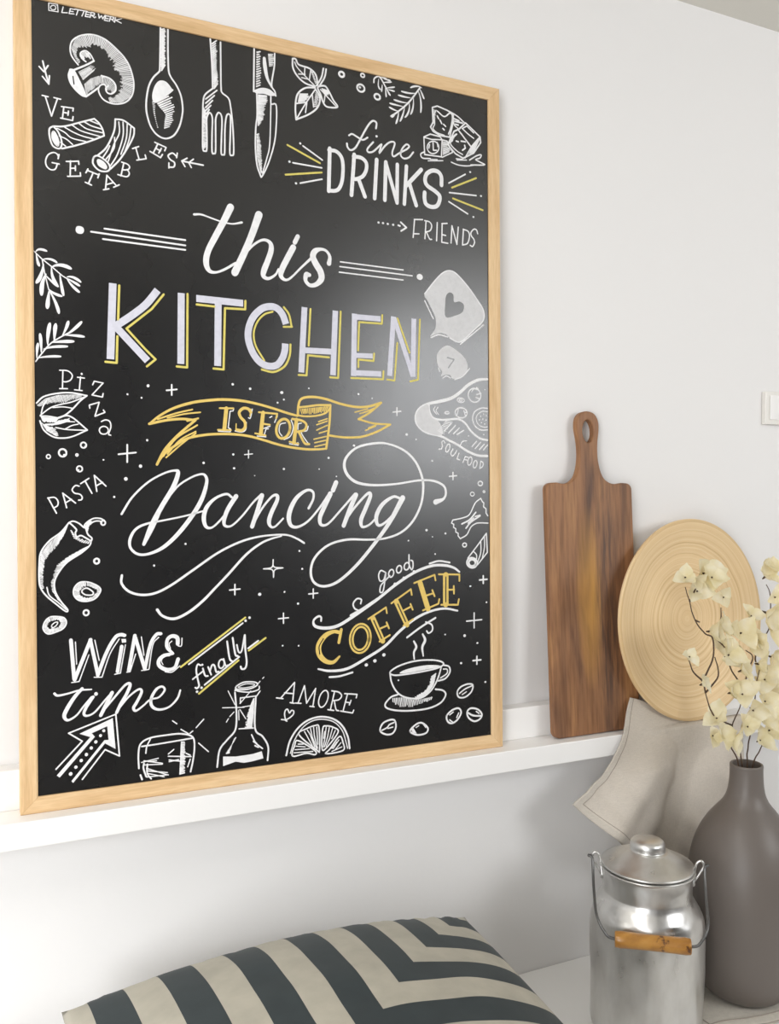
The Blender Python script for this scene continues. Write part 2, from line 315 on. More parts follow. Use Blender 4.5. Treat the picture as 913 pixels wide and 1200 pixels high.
CHALK = [["mushroom_drawing",None,[["s","w",1,23,[847,10594,791,10656,753,10718,741,10805,760,10898,812,10965,898,11024,1013,11062,1128,11063,1245,11025,1361,10945,1479,10842,1557,10726,1606,10572,1619,10432,1588,10293,1504,10189,1385,10137,1267,10135,1180,10173,1132,10245,1119,10313]],
["h","w",95,14,[853,10609,791,10706,754,10817,812,10959,955,11041,1090,11067,1245,11025,1381,10933,1508,10807,1587,10630,1615,10431,1564,10267,1434,10161,1277,10141],[880,10645,835,10715,824,10783,868,10842,973,10865,1089,10934,1166,10896,1262,10796,1320,10727,1359,10614,1427,10516,1432,10384,1376,10262,1258,10198]],
["s","w",1,22,[952,10660,914,10682,880,10725,886,10776,944,10814,1001,10791,1039,10739,1062,10693]],
["h","w",12,12,[886,10686,880,10755,934,10804,991,10789],[943,10658,933,10716,972,10724,1029,10706]],
["s","w",1,28,[1062,10693,952,10610,789,10507]],
["s","w",1,23,[738,10506,715,10412,741,10314,806,10231,891,10168,948,10159]],
["s","w",1,23,[948,10159,926,10235,873,10344,817,10453,780,10505,738,10506]],
["f","w",0,0,[738,10506,715,10412,741,10314,806,10231,891,10168,948,10159,926,10235,873,10344,817,10453,780,10505]],
["s","k",0,19,[775,10414,788,10307]],
["h","w",9,10,[846,10494,912,10388],[1029,10626,1082,10571]],
["s","w",1,27,[948,10159,1045,10248,1123,10323]],
["h","w",20,10,[927,10335,1017,10433,1124,10491,1201,10494],[958,10171,1035,10256,1113,10348,1171,10384]],
["s","w",1,24,[1163,10503,1279,10486,1353,10420,1360,10330,1301,10268,1243,10276,1224,10329,1259,10377]],
["h","w",14,10,[1172,10495,1279,10486,1357,10400,1356,10319],[1181,10385,1239,10357,1259,10320,1301,10272]],
["s","w",1,22,[1122,10313,1152,10364,1210,10381,1239,10316]]]],
["signature","small white signature in capitals",[["s","w",2,13,[460,11379,577,11387,583,11284,459,11275,460,11379]],
["s","w",3,13,[553,11330,546,11313,531,11301,513,11296,497,11299,486,11311,484,11326,491,11343,506,11355,524,11361,541,11357,551,11346,553,11330]],
["c","w",0,6,[562,11368],6],
["s","w",0,15,[651,11369,632,11286,707,11299]],
["s","w",0,15,[749,11369,730,11294,796,11304]],
["s","w",0,15,[745,11368,806,11370]],
["s","w",0,15,[737,11330,786,11334]],
["s","w",0,16,[809,11377,897,11377]],
["s","w",0,16,[853,11377,828,11295]],
["s","w",0,16,[904,11379,977,11382]],
["s","w",0,16,[935,11380,904,11299]],
["s","w",0,16,[962,11373,948,11303,1005,11309]],
["s","w",0,16,[962,11373,1015,11375]],
["s","w",0,16,[954,11337,1000,11339]],
["s","w",0,16,[1015,11305,1031,11383,1077,11381,1069,11347,1019,11340]],
["s","w",0,16,[1038,11340,1076,11315]],
["s","w",0,16,[1131,11386,1140,11324,1173,11368,1189,11325,1224,11387]],
["s","w",0,16,[1232,11381,1212,11310,1266,11312]],
["s","w",0,16,[1228,11380,1282,11381]],
["s","w",0,16,[1220,11342,1267,11345]],
["s","w",0,16,[1282,11312,1298,11384,1345,11383,1337,11353,1286,11345]],
["s","w",0,16,[1310,11347,1356,11317]],
["s","w",0,16,[1369,11387,1352,11312]],
["s","w",0,16,[1455,11392,1368,11346,1447,11323]],
["c","w",0,10,[1088,11328],10]]],
["arrow_drawing",None,[["s","w",0,25,[374,10549,406,10408,451,10240]],
["s","w",0,23,[327,10461,388,10400,444,10498]],
["s","w",0,23,[369,10332,451,10240,461,10360]]]],
["lettering","serif capitals reading VEGETABLES",[["s","w",0,21,[363,10065,440,10060]],
["s","w",0,21,[403,10063,484,9797,566,10061]],
["s","w",0,21,[518,10063,607,10057]],
["s","w",0,21,[648,9952,629,9790]],
["s","w",0,21,[605,9791,765,9785,773,9842]],
["s","w",0,21,[616,9956,776,9962,771,9921]],
["s","w",0,21,[639,9877,709,9878]],
["s","w",0,21,[711,9910,703,9849]],
["s","w",1,21,[573,9240,549,9279,499,9287,434,9242,402,9158,414,9082,469,9041,529,9060,555,9134]],
["s","w",0,21,[488,9143,581,9138]],
["s","w",0,21,[579,9272,567,9211]],
["s","w",0,21,[732,9206,726,8992]],
["s","w",0,21,[675,9189,842,9220,845,9176]],
["s","w",0,21,[692,8981,867,9012,863,9059]],
["s","w",0,21,[731,9102,797,9113]],
["s","w",0,21,[798,9147,797,9079]],
["s","w",0,22,[959,9108,1117,9067]],
["s","w",0,22,[940,9071,969,9130]],
["s","w",0,22,[1103,9024,1123,9084]],
["s","w",0,22,[1040,9087,973,8920]],
["s","w",0,22,[931,8934,1015,8906]],
["s","w",0,22,[1229,9080,1208,8871]],
["s","w",0,22,[1229,9080,1365,8945]],
["s","w",0,22,[1181,8863,1255,8888]],
["s","w",0,22,[1322,8920,1401,8968]],
["s","w",0,22,[1219,8943,1323,8989]],
["s","w",1,22,[1467,9290,1426,9100]],
["s","w",1,22,[1437,9304,1516,9288,1550,9252,1526,9208,1456,9193]],
["s","w",1,22,[1516,9210,1545,9154,1505,9102,1383,9114]],
["s","w",0,22,[1638,9553,1687,9381]],
["s","w",0,22,[1594,9526,1682,9571]],
["s","w",0,22,[1653,9367,1788,9410,1774,9463]],
["s","w",0,23,[1961,9660,1891,9509]],
["s","w",0,23,[1916,9673,2080,9624,2059,9572]],
["s","w",0,23,[1846,9527,1997,9460,2026,9511]],
["s","w",0,23,[1932,9586,1997,9560]],
["s","w",0,23,[2010,9599,1972,9523]],
["s","w",1,25,[2235,9518,2173,9556,2110,9508,2141,9455,2203,9419,2192,9354,2123,9339]],
["s","w",0,23,[2245,9568,2234,9497]],
["s","w",0,23,[2120,9401,2119,9326]]]],
["arrow_drawing",None,[["s","w",0,26,[2635,9450,2311,9461]],
["s","w",0,23,[2392,9516,2311,9461,2359,9385]],
["s","w",0,23,[2487,9517,2416,9453,2454,9386]]]],
["pasta_tube_drawing",None,[["s","w",1,25,[502,9658,660,9686,888,9787,1061,9864]],
["s","w",1,26,[1061,9864,1128,9810,1176,9728,1195,9644]],
["s","w",1,26,[1195,9644,982,9523,790,9431,620,9362]],
["s","w",1,25,[502,9658,455,9610,458,9493,499,9381,583,9356,617,9421,603,9518,557,9609,502,9658]],
["s","w",3,15,[492,9573,486,9497,518,9424,565,9388,580,9444,556,9529,520,9586,492,9573]],
["f","w",1,0,[492,9562,489,9498,520,9432,561,9400,573,9443,551,9528,520,9576]],
["s","w",1,19,[557,9638,660,9597,753,9534,943,9517]],
["s","w",1,19,[660,9670,782,9618,906,9586,1059,9572]],
["s","w",1,19,[764,9715,887,9657,1136,9624]],
["s","w",1,19,[850,9760,964,9700,1172,9683]],
["s","w",1,20,[926,9794,1022,9755,1157,9735]],
["s","w",1,20,[993,9830,1118,9798]],
["s","w",1,19,[584,9534,678,9507,762,9446]],
["s","w",1,19,[602,9448,668,9406]]]],
["pasta_tube_drawing",None,[["s","w",1,26,[1353,9912,1342,9767,1292,9617,1213,9462,1105,9347]],
["s","w",1,26,[1353,9912,1472,9913,1620,9827]],
["s","w",1,26,[1620,9827,1609,9712,1528,9535,1408,9332,1279,9179]],
["s","w",3,26,[1047,9303,1041,9212,1123,9134,1230,9137,1273,9188,1250,9255,1173,9314,1096,9341,1047,9303]],
["f","w",1,0,[1091,9270,1114,9199,1207,9161,1234,9202,1192,9266,1124,9296]],
["s","w",1,20,[1402,9880,1407,9718,1331,9542,1250,9286]],
["s","w",1,20,[1462,9890,1460,9686,1379,9408,1285,9231]],
["s","w",1,20,[1521,9871,1505,9654,1428,9416]],
["s","w",1,20,[1574,9839,1549,9661,1478,9445]],
["s","w",1,20,[1272,9512,1232,9424,1173,9324]],
["s","w",1,20,[1341,9646,1330,9481,1212,9300]]]],
["spoon_drawing",None,[["s","w",1,27,[2011,11386,2004,11022,1996,10772,1982,10723,1903,10629,1837,10492,1803,10320,1794,10174,1807,10053,1857,9897,1948,9789,2071,9755,2195,9822,2280,9973,2323,10148,2330,10275,2304,10438,2243,10572,2160,10681,2126,10778,2118,11047,2120,11380]],
["h","w",24,25,[2021,11368,2017,10735],[2083,11403,2079,10841]],
["f","w",1,0,[1985,10593,2087,10600,2170,10516,2180,10476,1941,10260,1881,10325,1912,10486]],
["h","w",15,23,[1931,10283,1982,10210,2043,10155,2080,10103,2062,10017,2051,9890],[2169,10443,2199,10355,2220,10271,2213,10169,2187,10039,2144,9938]],
["h","w",14,16,[1880,10273,1903,10091,1929,9993,1959,9884],[1925,10282,1924,10095,1943,9995,1969,9897]]]],
["fork_drawing",None,[["s","w",1,28,[2757,11385,2782,10976,2788,10659]],
["s","w",1,26,[2788,10638,2675,10526,2642,10418,2634,10205,2630,9929,2631,9697,2665,9668,2691,9707,2693,10004,2694,10174,2738,10262,2780,10190,2774,9955,2772,9678,2802,9655,2826,9697,2829,10028,2834,10199,2878,10289,2928,10216,2919,9916,2913,9680,2945,9660,2967,9700,2974,10054,2998,10251,3038,10297,3063,10241,3057,9983,3048,9702,3081,9673,3108,9712,3105,9970,3090,10203,3065,10413,3033,10536,2935,10602,2918,10685,2916,11004,2915,11367]],
["h","w",21,24,[2778,11326,2805,10620],[2854,11396,2871,10718]],
["s","w",0,23,[2679,10457,2855,10623]],
["s","w",0,23,[2679,10394,2815,10536]],
["s","w",0,23,[2678,10330,2787,10457]],
["s","w",0,23,[2684,10289,2760,10377]],
["s","w",0,23,[2690,10237,2734,10308]],
["h","w",34,15,[2644,10334,2639,9687],[2690,10258,2682,9737]]]],
["knife_drawing",None,[["s","w",0,29,[3445,11385,3433,10721]],
["s","w",1,31,[3433,10721,3558,10785,3672,10790,3751,10750,3790,10721]],
["s","w",1,27,[3777,11387,3770,11177,3723,10883,3775,10788,3790,10721]],
["s","w",1,[53,67,53,27],[3607,11268,3617,11150,3650,10982,3722,10843]],
["h","w",15,24,[3483,11350,3472,10783],[3544,11378,3558,10833]],
["h","w",9,20,[3669,11353,3686,11153],[3763,11373,3757,11179]],
["f","w",1,0,[3449,10724,3558,10780,3683,10783,3774,10726,3694,10702,3603,10715,3490,10697]],
["s","w",1,27,[3483,10698,3487,10362,3463,10162,3456,9835,3481,9578,3543,9409]],
["s","w",1,25,[3710,10694,3716,10579,3800,10558,3781,10087,3698,9744,3605,9511,3548,9410]],
["s","w",1,22,[3711,10622,3688,9961,3636,9712,3566,9472]],
["h","w",36,16,[3501,10686,3494,10407,3493,10200],[3682,10704,3613,10516,3600,10339,3513,10197]],
["h","w",34,16,[3474,10066,3478,9708,3539,9457],[3512,10088,3556,9852,3560,9493]]]],
["basil_drawing",None,[["s","w",1,30,[4073,11362,4079,11220,4153,11102,4282,11017,4449,10994]],
["s","w",1,30,[4073,11362,4125,11366,4178,11289,4355,11266,4462,11187,4497,11026]],
["s","w",1,21,[4108,11314,4154,11235,4307,11111,4453,11002]],
["s","w",0,21,[4279,11266,4271,11148]],
["s","w",0,21,[4170,11139,4283,11157]],
["s","w",0,21,[4379,11248,4354,11087]],
["s","w",0,21,[4224,11094,4330,11089]],
["h","w",9,18,[4379,11233,4454,11040],[4414,11217,4487,11058]],
["s","w",1,30,[4448,10978,4282,10939,4151,10813,4114,10607,4125,10409]],
["s","w",1,30,[4453,10957,4531,10842,4494,10678,4350,10539,4125,10409]],
["s","w",1,23,[4453,10950,4280,10682,4125,10409]],
["s","w",0,23,[4127,10664,4304,10716]],
["s","w",0,23,[4308,10710,4284,10549]],
["s","w",0,23,[4400,10861,4422,10664]],
["h","w",13,21,[4186,10831,4157,10692],[4364,10866,4292,10729]],
["h","w",9,19,[4460,10918,4422,10664],[4520,10862,4489,10677]],
["s","w",3,30,[4496,10992,4617,11038,4689,10963,4761,10841,4834,10742,4663,10710,4591,10764,4544,10889,4496,10992]],
["s","w",1,21,[4544,10968,4664,10868,4809,10748]],
["s","w",0,21,[4621,10893,4603,10777]],
["h","w",8,19,[4557,10993,4665,10980],[4616,10881,4701,10920]],
["s","w",1,28,[4473,11014,4558,11161,4595,11315]],
["s","w",1,28,[4533,11033,4613,11173,4643,11314]]]],
["bubble_drawing",None,[["c","w",35,45,[4911,11285],41]]],
["bubble_drawing",None,[["c","w",26,33,[5284,11343],30]]],
["bubble_drawing",None,[["c","w",31,67,[5250,11129],60],
["c","w",0,20,[5233,11137],18]]],
["bubble_drawing",None,[["c","w",32,52,[5546,11044],46]]],
["twig_drawing",None,[["s","w",1,27,[5486,11268,5499,11340,5589,11381,5691,11251,5767,11127]],
["s","w",1,[9,18,25,29,25,18],[5589,11381,5621,11380,5653,11379,5685,11378,5708,11377,5717,11377]],
["s","w",1,[9,18,25,29,25,18],[5653,11301,5691,11311,5730,11320,5769,11330,5797,11337,5808,11339]],
["s","w",1,[9,18,25,29,25,18],[5716,11221,5753,11233,5790,11244,5827,11255,5854,11263,5864,11267]],
["s","w",1,[9,18,25,29,25,18],[5742,11203,5772,11202,5803,11200,5833,11198,5855,11197,5864,11197]],
["s","w",1,[9,18,25,29,25,18],[5671,11363,5700,11362,5729,11361,5758,11360,5779,11359,5787,11359]],
["s","w",1,[9,18,25,29,25,18],[5576,11344,5566,11277,5568,11227,5582,11193,5599,11180,5608,11177]],
["s","w",1,[9,18,25,29,25,18],[5639,11264,5636,11234,5633,11205,5629,11175,5627,11154,5626,11145]],
["s","w",1,[9,18,25,29,25,18],[5696,11217,5699,11181,5703,11145,5707,11110,5709,11084,5710,11074]],
["s","w",1,[9,18,25,29,25,18],[5734,11190,5747,11170,5760,11151,5773,11131,5782,11117,5785,11111]]]],
["twig_drawing",None,[["s","w",1,30,[6348,11354,6138,11073,5927,10869,5796,10770]],
["s","w",1,[11,21,30,35,30,21],[6380,11351,6337,11366,6286,11365,6230,11350,6185,11328,6167,11318]],
["s","w",1,[11,21,30,35,30,21],[6259,11242,6202,11227,6139,11219,6070,11217,6016,11219,5995,11221]],
["s","w",1,[10,21,30,35,30,21],[6165,11144,6115,11141,6060,11140,5999,11142,5953,11145,5934,11146]],
["s","w",1,[10,21,30,35,30,21],[6099,11049,6040,11043,5980,11043,5919,11046,5873,11051,5855,11054]],
["s","w",1,[10,21,30,35,30,21],[6011,10973,5949,10973,5889,10974,5831,10976,5792,10979,5777,10981]],
["s","w",1,[10,21,29,35,29,21],[5927,10878,5888,10882,5849,10889,5808,10900,5778,10909,5766,10913]],
["s","w",1,[11,21,30,35,30,21],[6340,11336,6359,11299,6379,11261,6399,11220,6413,11190,6419,11178]],
["s","w",1,[11,21,30,35,30,21],[6307,11294,6338,11222,6357,11138,6363,11043,6359,10967,6355,10936]],
["s","w",1,[11,21,30,35,30,21],[6218,11147,6218,11065,6209,10992,6191,10927,6172,10885,6163,10870]],
["s","w",1,[10,21,30,35,30,21],[6138,11061,6142,10986,6129,10918,6101,10855,6071,10814,6057,10799]],
["s","w",1,[10,21,30,35,30,21],[6051,10974,6037,10905,6018,10839,5994,10776,5974,10733,5965,10717]],
["s","w",1,[10,21,29,35,29,21],[5940,10883,5932,10820,5921,10762,5905,10710,5892,10675,5886,10663]],
["s","w",1,[10,21,29,35,29,21],[5874,10824,5859,10801,5843,10783,5826,10769,5814,10761,5809,10758]]]],
["ice_cube_drawing",None,[["s","w",2,28,[6580,11061,6675,11103,6867,11067,6991,11018,6976,10846,6913,10614,6726,10610,6591,10658,6542,10721,6592,10813,6580,11061]],
["s","w",1,20,[6653,11027,6614,10949,6624,10795,6591,10706,6672,10649,6809,10629]],
["s","w",1,26,[6675,11019,6811,10949,6922,11029,6971,10978,6942,10792,6892,10663]],
["s","w",0,28,[6728,10874,6761,10820]],
["s","w",0,28,[6796,10814,6837,10786]],
["s","w",0,28,[6782,10740,6809,10721]],
["s","w",0,28,[6674,10936,6701,10893]],
["h","w",12,15,[6588,11039,6591,10777],[6653,11027,6624,10807]],
["s","w",1,26,[6867,11067,7060,11007,7205,10917]],
["s","w",1,23,[6990,10982,7003,10851,7087,10789]],
["s","w",0,31,[7018,10907,7171,10901]],
["s","w",0,31,[7004,10948,7101,10929]],
["s","w",0,31,[7031,10856,7087,10854]],
["s","w",0,29,[7114,10799,7233,10917,7524,10724,7343,10518,7086,10770]],
["s","w",0,29,[7524,10724,7537,10629,7393,10421,7181,10296,7028,10349,6876,10480,7003,10731,7114,10794]],
["s","w",0,24,[7343,10518,7218,10307]],
["s","w",0,24,[7395,10678,7282,10731,7165,10808,7255,10867,7396,10771]],
["s","w",1,23,[7058,10692,6974,10605,6932,10501,7056,10402,7168,10360]],
["s","w",0,29,[7043,10569,7085,10564]],
["s","w",0,29,[7141,10585,7225,10588]],
["s","w",0,29,[7168,10432,7224,10478,7211,10525]],
["h","w",14,18,[7352,10512,7523,10700],[7280,10366,7394,10434]],
["h","w",8,18,[6919,10595,6876,10480],[7058,10716,6974,10557]],
["s","w",2,25,[6414,10532,6536,10601,6726,10591,6767,10545,6751,10250,6426,10237,6414,10532]],
["s","w",0,23,[6414,10527,6563,10515,6767,10545]],
["s","w",0,23,[6767,10545,6863,10538,6972,10364,6765,10245]],
["s","w",3,23,[6703,10403,6687,10347,6645,10302,6588,10278,6531,10283,6490,10315,6475,10364,6491,10419,6532,10465,6589,10489,6646,10484,6688,10453,6703,10403]],
["s","w",0,25,[6589,10467,6594,10337,6656,10347]],
["s","w",0,25,[6521,10420,6507,10358]],
["s","w",0,26,[6671,10481,6684,10411]],
["h","w",9,21,[6781,10524,6779,10284],[6863,10526,6931,10369]],
["s","w",1,25,[6413,10276,6351,10232,6385,10171,6533,10184]],
["s","w",0,20,[6492,10141,6778,10188]],
["s","w",0,20,[6533,10172,6669,10189]],
["s","w",0,21,[7055,10244,7251,10276]],
["s","w",0,21,[7041,10266,7167,10275]],
["s","w",1,23,[6944,10190,7082,10164,7251,10174,7392,10209]],
["s","w",1,26,[7308,10285,7450,10382,7542,10414,7521,10357,7435,10313,7535,10281,7606,10248,7335,10205]]]],
["lettering","thin script reading fine",[["s","w",1,34,[5519,10517,5527,10611,5456,10628,5367,10525,5252,10321,5151,10143,5063,10083,5007,10123,4997,10181]],
["s","w",1,31,[5033,10317,5090,10350,5177,10319,5277,10286,5366,10340]],
["s","w",1,32,[5467,10281,5365,10158,5374,10104,5466,10128,5610,10268]],
["s","w",1,32,[5620,10270,5578,10124,5682,10257,5785,10340,5863,10330,5815,10172,5841,10107,5946,10180,6093,10275,6131,10328,6078,10348,5999,10259,5972,10152,6034,10105,6129,10140,6209,10238]],
["c","w",0,21,[5529,10389],19]]],
["lettering","bold white capitals reading DRINKS",[["s","w",0,70,[4695,10048,4673,9359]],
["s","w",1,66,[4682,10019,4804,10021,4897,9941,4925,9787,4906,9557,4849,9423,4775,9378,4673,9368]],
["s","w",0,72,[5125,10020,5071,9353]],
["s","w",1,67,[5112,9986,5250,9988,5337,9921,5337,9806,5278,9694,5172,9631,5092,9619]],
["s","w",0,72,[5202,9625,5313,9361]],
["s","w",0,73,[5528,10003,5486,9358]],
["s","w",0,73,[5695,9990,5672,9357]],
["s","w",0,69,[5695,9980,5896,9351]],
["s","w",0,69,[5908,9984,5898,9342]],
["s","w",0,70,[6078,9983,6034,9342]],
["s","w",0,76,[6357,9968,6076,9659]],
["s","w",0,75,[6129,9709,6259,9350]],
["s","w",1,77,[6748,9766,6744,9910,6681,9984,6572,9986,6464,9914,6431,9802,6476,9714,6611,9650,6706,9581,6705,9485,6650,9393,6541,9366,6447,9400,6418,9491,6421,9592]]]],
["ray_lines_drawing","white and yellow ray lines left of the bold capitals",[["s","l",0,32,[3977,9983,4524,9784]],
["s","l",0,32,[3943,9509,4554,9640]],
["s","w",0,28,[4239,10012,4565,9842]],
["s","w",0,27,[4068,9717,4555,9714]],
["s","w",0,27,[4188,9414,4558,9533]],
["c","w",0,19,[4193,10044],18],
["c","w",0,19,[4010,9725],18],
["c","w",0,19,[4117,9399],18]]],
["ray_lines_drawing","white and yellow ray lines right of the bold capitals",[["s","l",0,34,[6954,9754,7439,9992]],
["s","l",0,34,[6973,9571,7572,9451]],
["s","w",0,28,[6894,9824,7221,10025]],
["s","w",0,28,[6904,9662,7437,9687]],
["s","w",0,28,[6892,9504,7265,9345]],
["c","w",0,20,[7320,10079],17],
["c","w",0,20,[7537,9694],17],
["c","w",0,20,[7380,9307],17]]],
["lettering","thin tall capitals reading FRIENDS",[["s","w",0,25,[6226,9109,6197,8803]],
["s","w",0,25,[6220,9109,6378,9127]],
["s","w",0,25,[6208,8866,6309,8877]],
["s","w",0,25,[6445,9115,6421,8810]],
["s","w",1,25,[6418,9116,6512,9105,6553,9046,6525,8963,6438,8924]],
["s","w",1,25,[6452,8925,6510,8819,6551,8814]],
["s","w",0,26,[6662,9115,6646,8802]],
["s","w",0,26,[6757,9108,6747,8790,6865,8786]],
["s","w",0,26,[6752,9108,6854,9126]],
["s","w",0,26,[6751,8920,6825,8915]],
["s","w",0,26,[6929,8798,6950,9098,7045,8788,7075,9090]],
["s","w",0,26,[7178,9067,7157,8792]],
["s","w",1,26,[7173,9066,7271,9042,7299,8960,7256,8833,7157,8792]],
["s","w",1,26,[7464,9025,7441,9088,7385,9093,7328,9025,7341,8966,7384,8922,7400,8863,7360,8792,7312,8804]]]],
["arrow_drawing",None,[["s","w",0,32,[5966,9028,6071,8952,5971,8883]],
["c","w",0,18,[5945,8964],16],
["c","w",0,21,[5555,8969],19],
["c","w",0,21,[5637,8970],19],
["c","w",0,21,[5724,8968],19],
["c","w",0,21,[5823,8967],19],
["c","w",0,18,[5922,8970],16]]],
["line_ornament_drawing",None,[["f","w",1,0,[794,8244,810,8286,857,8298,899,8278,906,8229,879,8191,828,8189,800,8211]],
["s","w",0,28,[1190,8305,2355,8283]],
["s","w",0,28,[1004,8237,2354,8203]],
["s","w",0,28,[1166,8152,2354,8136]]]],
["line_ornament_drawing",None,[["s","w",0,24,[4868,8242,6006,8234]],
["s","w",0,24,[4857,8164,6174,8154]],
["s","w",0,24,[4847,8072,6004,8065]],
["c","w",0,59,[6318,8150],52]]],
["branch_drawing",None,[["s","w",0,17,[235,7869,339,7773,467,7679,606,7566,681,7524]],
["s","w",1,17,[345,7768,374,7590,428,7350]],
["s","w",1,[11,23,32,38,32,23],[261,7862,282,7888,313,7902,353,7902,389,7894,404,7889]],
["s","w",1,[12,25,35,42,35,25],[266,7843,275,7785,284,7737,294,7699,302,7678,305,7671]],
["s","w",1,[11,23,32,38,32,23],[352,7765,402,7779,450,7780,494,7768,525,7751,537,7742]],
["s","w",1,[17,34,49,57,49,34],[362,7697,348,7617,328,7546,302,7484,278,7446,269,7432]],
["s","w",1,[17,34,49,57,49,34],[467,7669,526,7701,589,7712,654,7705,704,7687,724,7678]],
["s","w",1,[16,31,44,52,44,31],[467,7659,470,7589,485,7523,511,7463,537,7422,549,7407]],
["s","w",1,[19,38,54,63,54,38],[393,7563,365,7499,345,7430,335,7354,333,7295,333,7271]],
["s","w",1,[11,23,32,38,32,23],[383,7552,431,7503,475,7463,514,7431,540,7413,549,7407]],
["s","w",1,[14,28,39,46,39,28],[578,7573,586,7505,596,7436,608,7364,618,7311,623,7290]],
["s","w",1,[13,25,36,42,36,25],[428,7359,455,7331,492,7307,541,7288,582,7277,600,7274]],
["s","w",1,[18,37,52,61,52,37],[433,7330,425,7263,417,7201,412,7143,408,7105,407,7091]],
["s","w",1,[15,30,42,50,42,30],[441,7331,485,7248,519,7171,544,7099,556,7050,559,7032]],
["s","w",1,[13,26,36,43,36,26],[672,7553,712,7561,757,7556,804,7536,840,7513,855,7502]],
["s","w",1,[12,23,33,39,33,23],[672,7533,714,7513,756,7492,799,7469,829,7452,841,7445]],
["s","w",1,[13,27,38,44,38,27],[672,7527,707,7477,746,7431,789,7391,821,7365,835,7356]]]],
["branch_drawing",None,[["s","w",1,19,[249,6327,319,6429,450,6596,618,6718,713,6775]],
["s","w",1,[13,25,35,42,35,25],[264,6377,265,6432,268,6485,273,6534,278,6567,280,6580]],
["s","w",1,[14,29,40,48,40,29],[323,6459,323,6523,320,6587,316,6650,311,6696,309,6714]],
["s","w",1,[17,34,49,57,49,34],[409,6573,408,6640,413,6712,424,6789,434,6848,439,6872]],
["s","w",1,[17,35,49,58,49,35],[496,6635,499,6699,503,6758,509,6815,514,6854,517,6868]],
["s","w",1,[14,29,41,48,41,29],[603,6711,633,6774,657,6830,674,6880,683,6911,686,6922]],
["s","w",1,[15,29,41,48,41,29],[656,6735,709,6773,760,6819,811,6871,848,6913,862,6931]],
["s","w",1,[13,26,36,43,36,26],[646,6726,707,6729,769,6730,832,6728,878,6725,896,6723]],
["s","w",1,[15,30,42,50,42,30],[465,6609,529,6621,599,6631,674,6639,730,6643,753,6645]],
["s","w",1,[13,25,36,42,36,25],[353,6506,414,6530,486,6548,571,6560,639,6565,668,6567]],
["s","w",1,[11,23,32,38,32,23],[278,6378,341,6394,411,6406,490,6415,553,6418,578,6419]]]],
["lettering","large brush script reading this",[["s","w",1,[120,109,104,98,98,72,41,39,43],[3053,8874,2942,8640,2810,8388,2700,8162,2667,7988,2709,7870,2806,7848,2937,7901,3124,8023]],
["s","w",1,[38,30,25,25,25,38],[2491,8686,2597,8700,2747,8668,2898,8635,3073,8621,3228,8663]],
["s","w",1,[129,115,115,122],[3503,8819,3383,8482,3247,8162,3112,7877]],
["s","w",1,[31,37,44,66,92,96,99,75,53,37,35],[3224,8116,3405,8332,3563,8435,3677,8409,3699,8302,3641,8120,3578,7960,3571,7872,3650,7843,3765,7915,3816,8008]],
["s","w",1,[105,105,100,77,46,36,36,46],[4063,8379,3968,8202,3874,8014,3857,7902,3931,7851,4024,7898,4190,8071,4357,8235]],
["s","w",0,78,[4139,8561,4089,8460]],
["s","w",1,[84,59,47,56,98,108,117,117,108,80,66,66,89,70],[4669,8192,4682,8306,4622,8390,4526,8405,4430,8362,4393,8273,4440,8166,4523,8041,4534,7929,4450,7835,4342,7808,4267,7874,4279,7970,4331,7971]]]],
["lettering","large silver capitals with yellow drop lines reading KITCHEN",[["s","s",0,116,[1299,7528,1258,6426]],
["s","s",1,116,[1330,6909,1569,7089,1772,7271,1940,7492]],
["s","s",0,116,[1330,6909,1785,6436]],
["s","l",0,36,[1390,7505,1370,7010]],
["s","l",0,36,[1358,6765,1345,6377,1189,6383]],
["s","l",0,35,[2028,7437,1852,7206,1488,6887,1750,6609,1902,6465,1775,6353]],
["s","s",0,113,[2288,7483,2274,6422]],
["s","s",0,114,[2513,7425,3241,7418]],
["s","s",0,116,[2850,7435,2834,6426]],
["s","l",0,36,[2383,7479,2368,6375,2213,6380]],
["s","l",0,36,[2519,7334,2791,7327]],
["s","l",0,37,[3277,7458,3272,7328,2954,7317,2925,6378,2769,6383]],
["s","s",1,118,[3933,7155,3876,7301,3784,7392,3670,7408,3533,7358,3396,7215,3323,7025,3322,6851,3392,6661,3504,6527,3640,6474,3778,6500,3871,6616,3911,6741,3919,6847]],
["s","l",1,31,[3715,7331,3577,7275,3463,7145,3406,6966,3438,6773,3572,6559]],
["s","s",0,106,[4245,7449,4183,6408]],
["s","s",0,104,[4774,7441,4725,6395]],
["s","s",0,101,[4251,6763,4732,6774]],
["s","l",1,34,[3900,7418,3985,7308,4026,7119]],
["s","l",0,32,[4033,7120,3893,7108]],
["s","l",1,36,[4005,6838,3992,6667,3921,6507,3805,6418,3690,6385,3531,6415]],
["s","l",0,35,[4346,7430,4311,6845]],
["s","l",0,35,[4658,6678,4298,6688,4272,6366,4138,6365]],
["s","l",0,35,[4867,7436,4815,6355,4676,6358]],
["s","s",0,100,[5112,7423,5087,6404]],
["s","s",0,96,[5106,7372,5582,7378]],
["s","s",0,96,[5087,6455,5585,6466]],
["s","s",0,86,[5102,6742,5434,6753]],
["s","l",0,34,[5613,7444,5607,7299,5193,7292,5172,6827]],
["s","l",0,34,[5460,6796,5449,6671,5176,6678,5175,6552]],
["s","l",0,34,[5629,6515,5621,6380,5044,6368]],
["s","s",0,99,[5820,7437,5740,6443]],
["s","s",0,89,[5830,7419,6173,6468]],
["s","s",0,95,[6201,7435,6178,6452]],
["s","l",0,33,[6315,7430,6274,6410,6127,6371]],
["s","l",0,32,[5895,7413,6115,6854]],
["s","l",0,32,[5887,7003,5831,6369,5693,6380]]]],
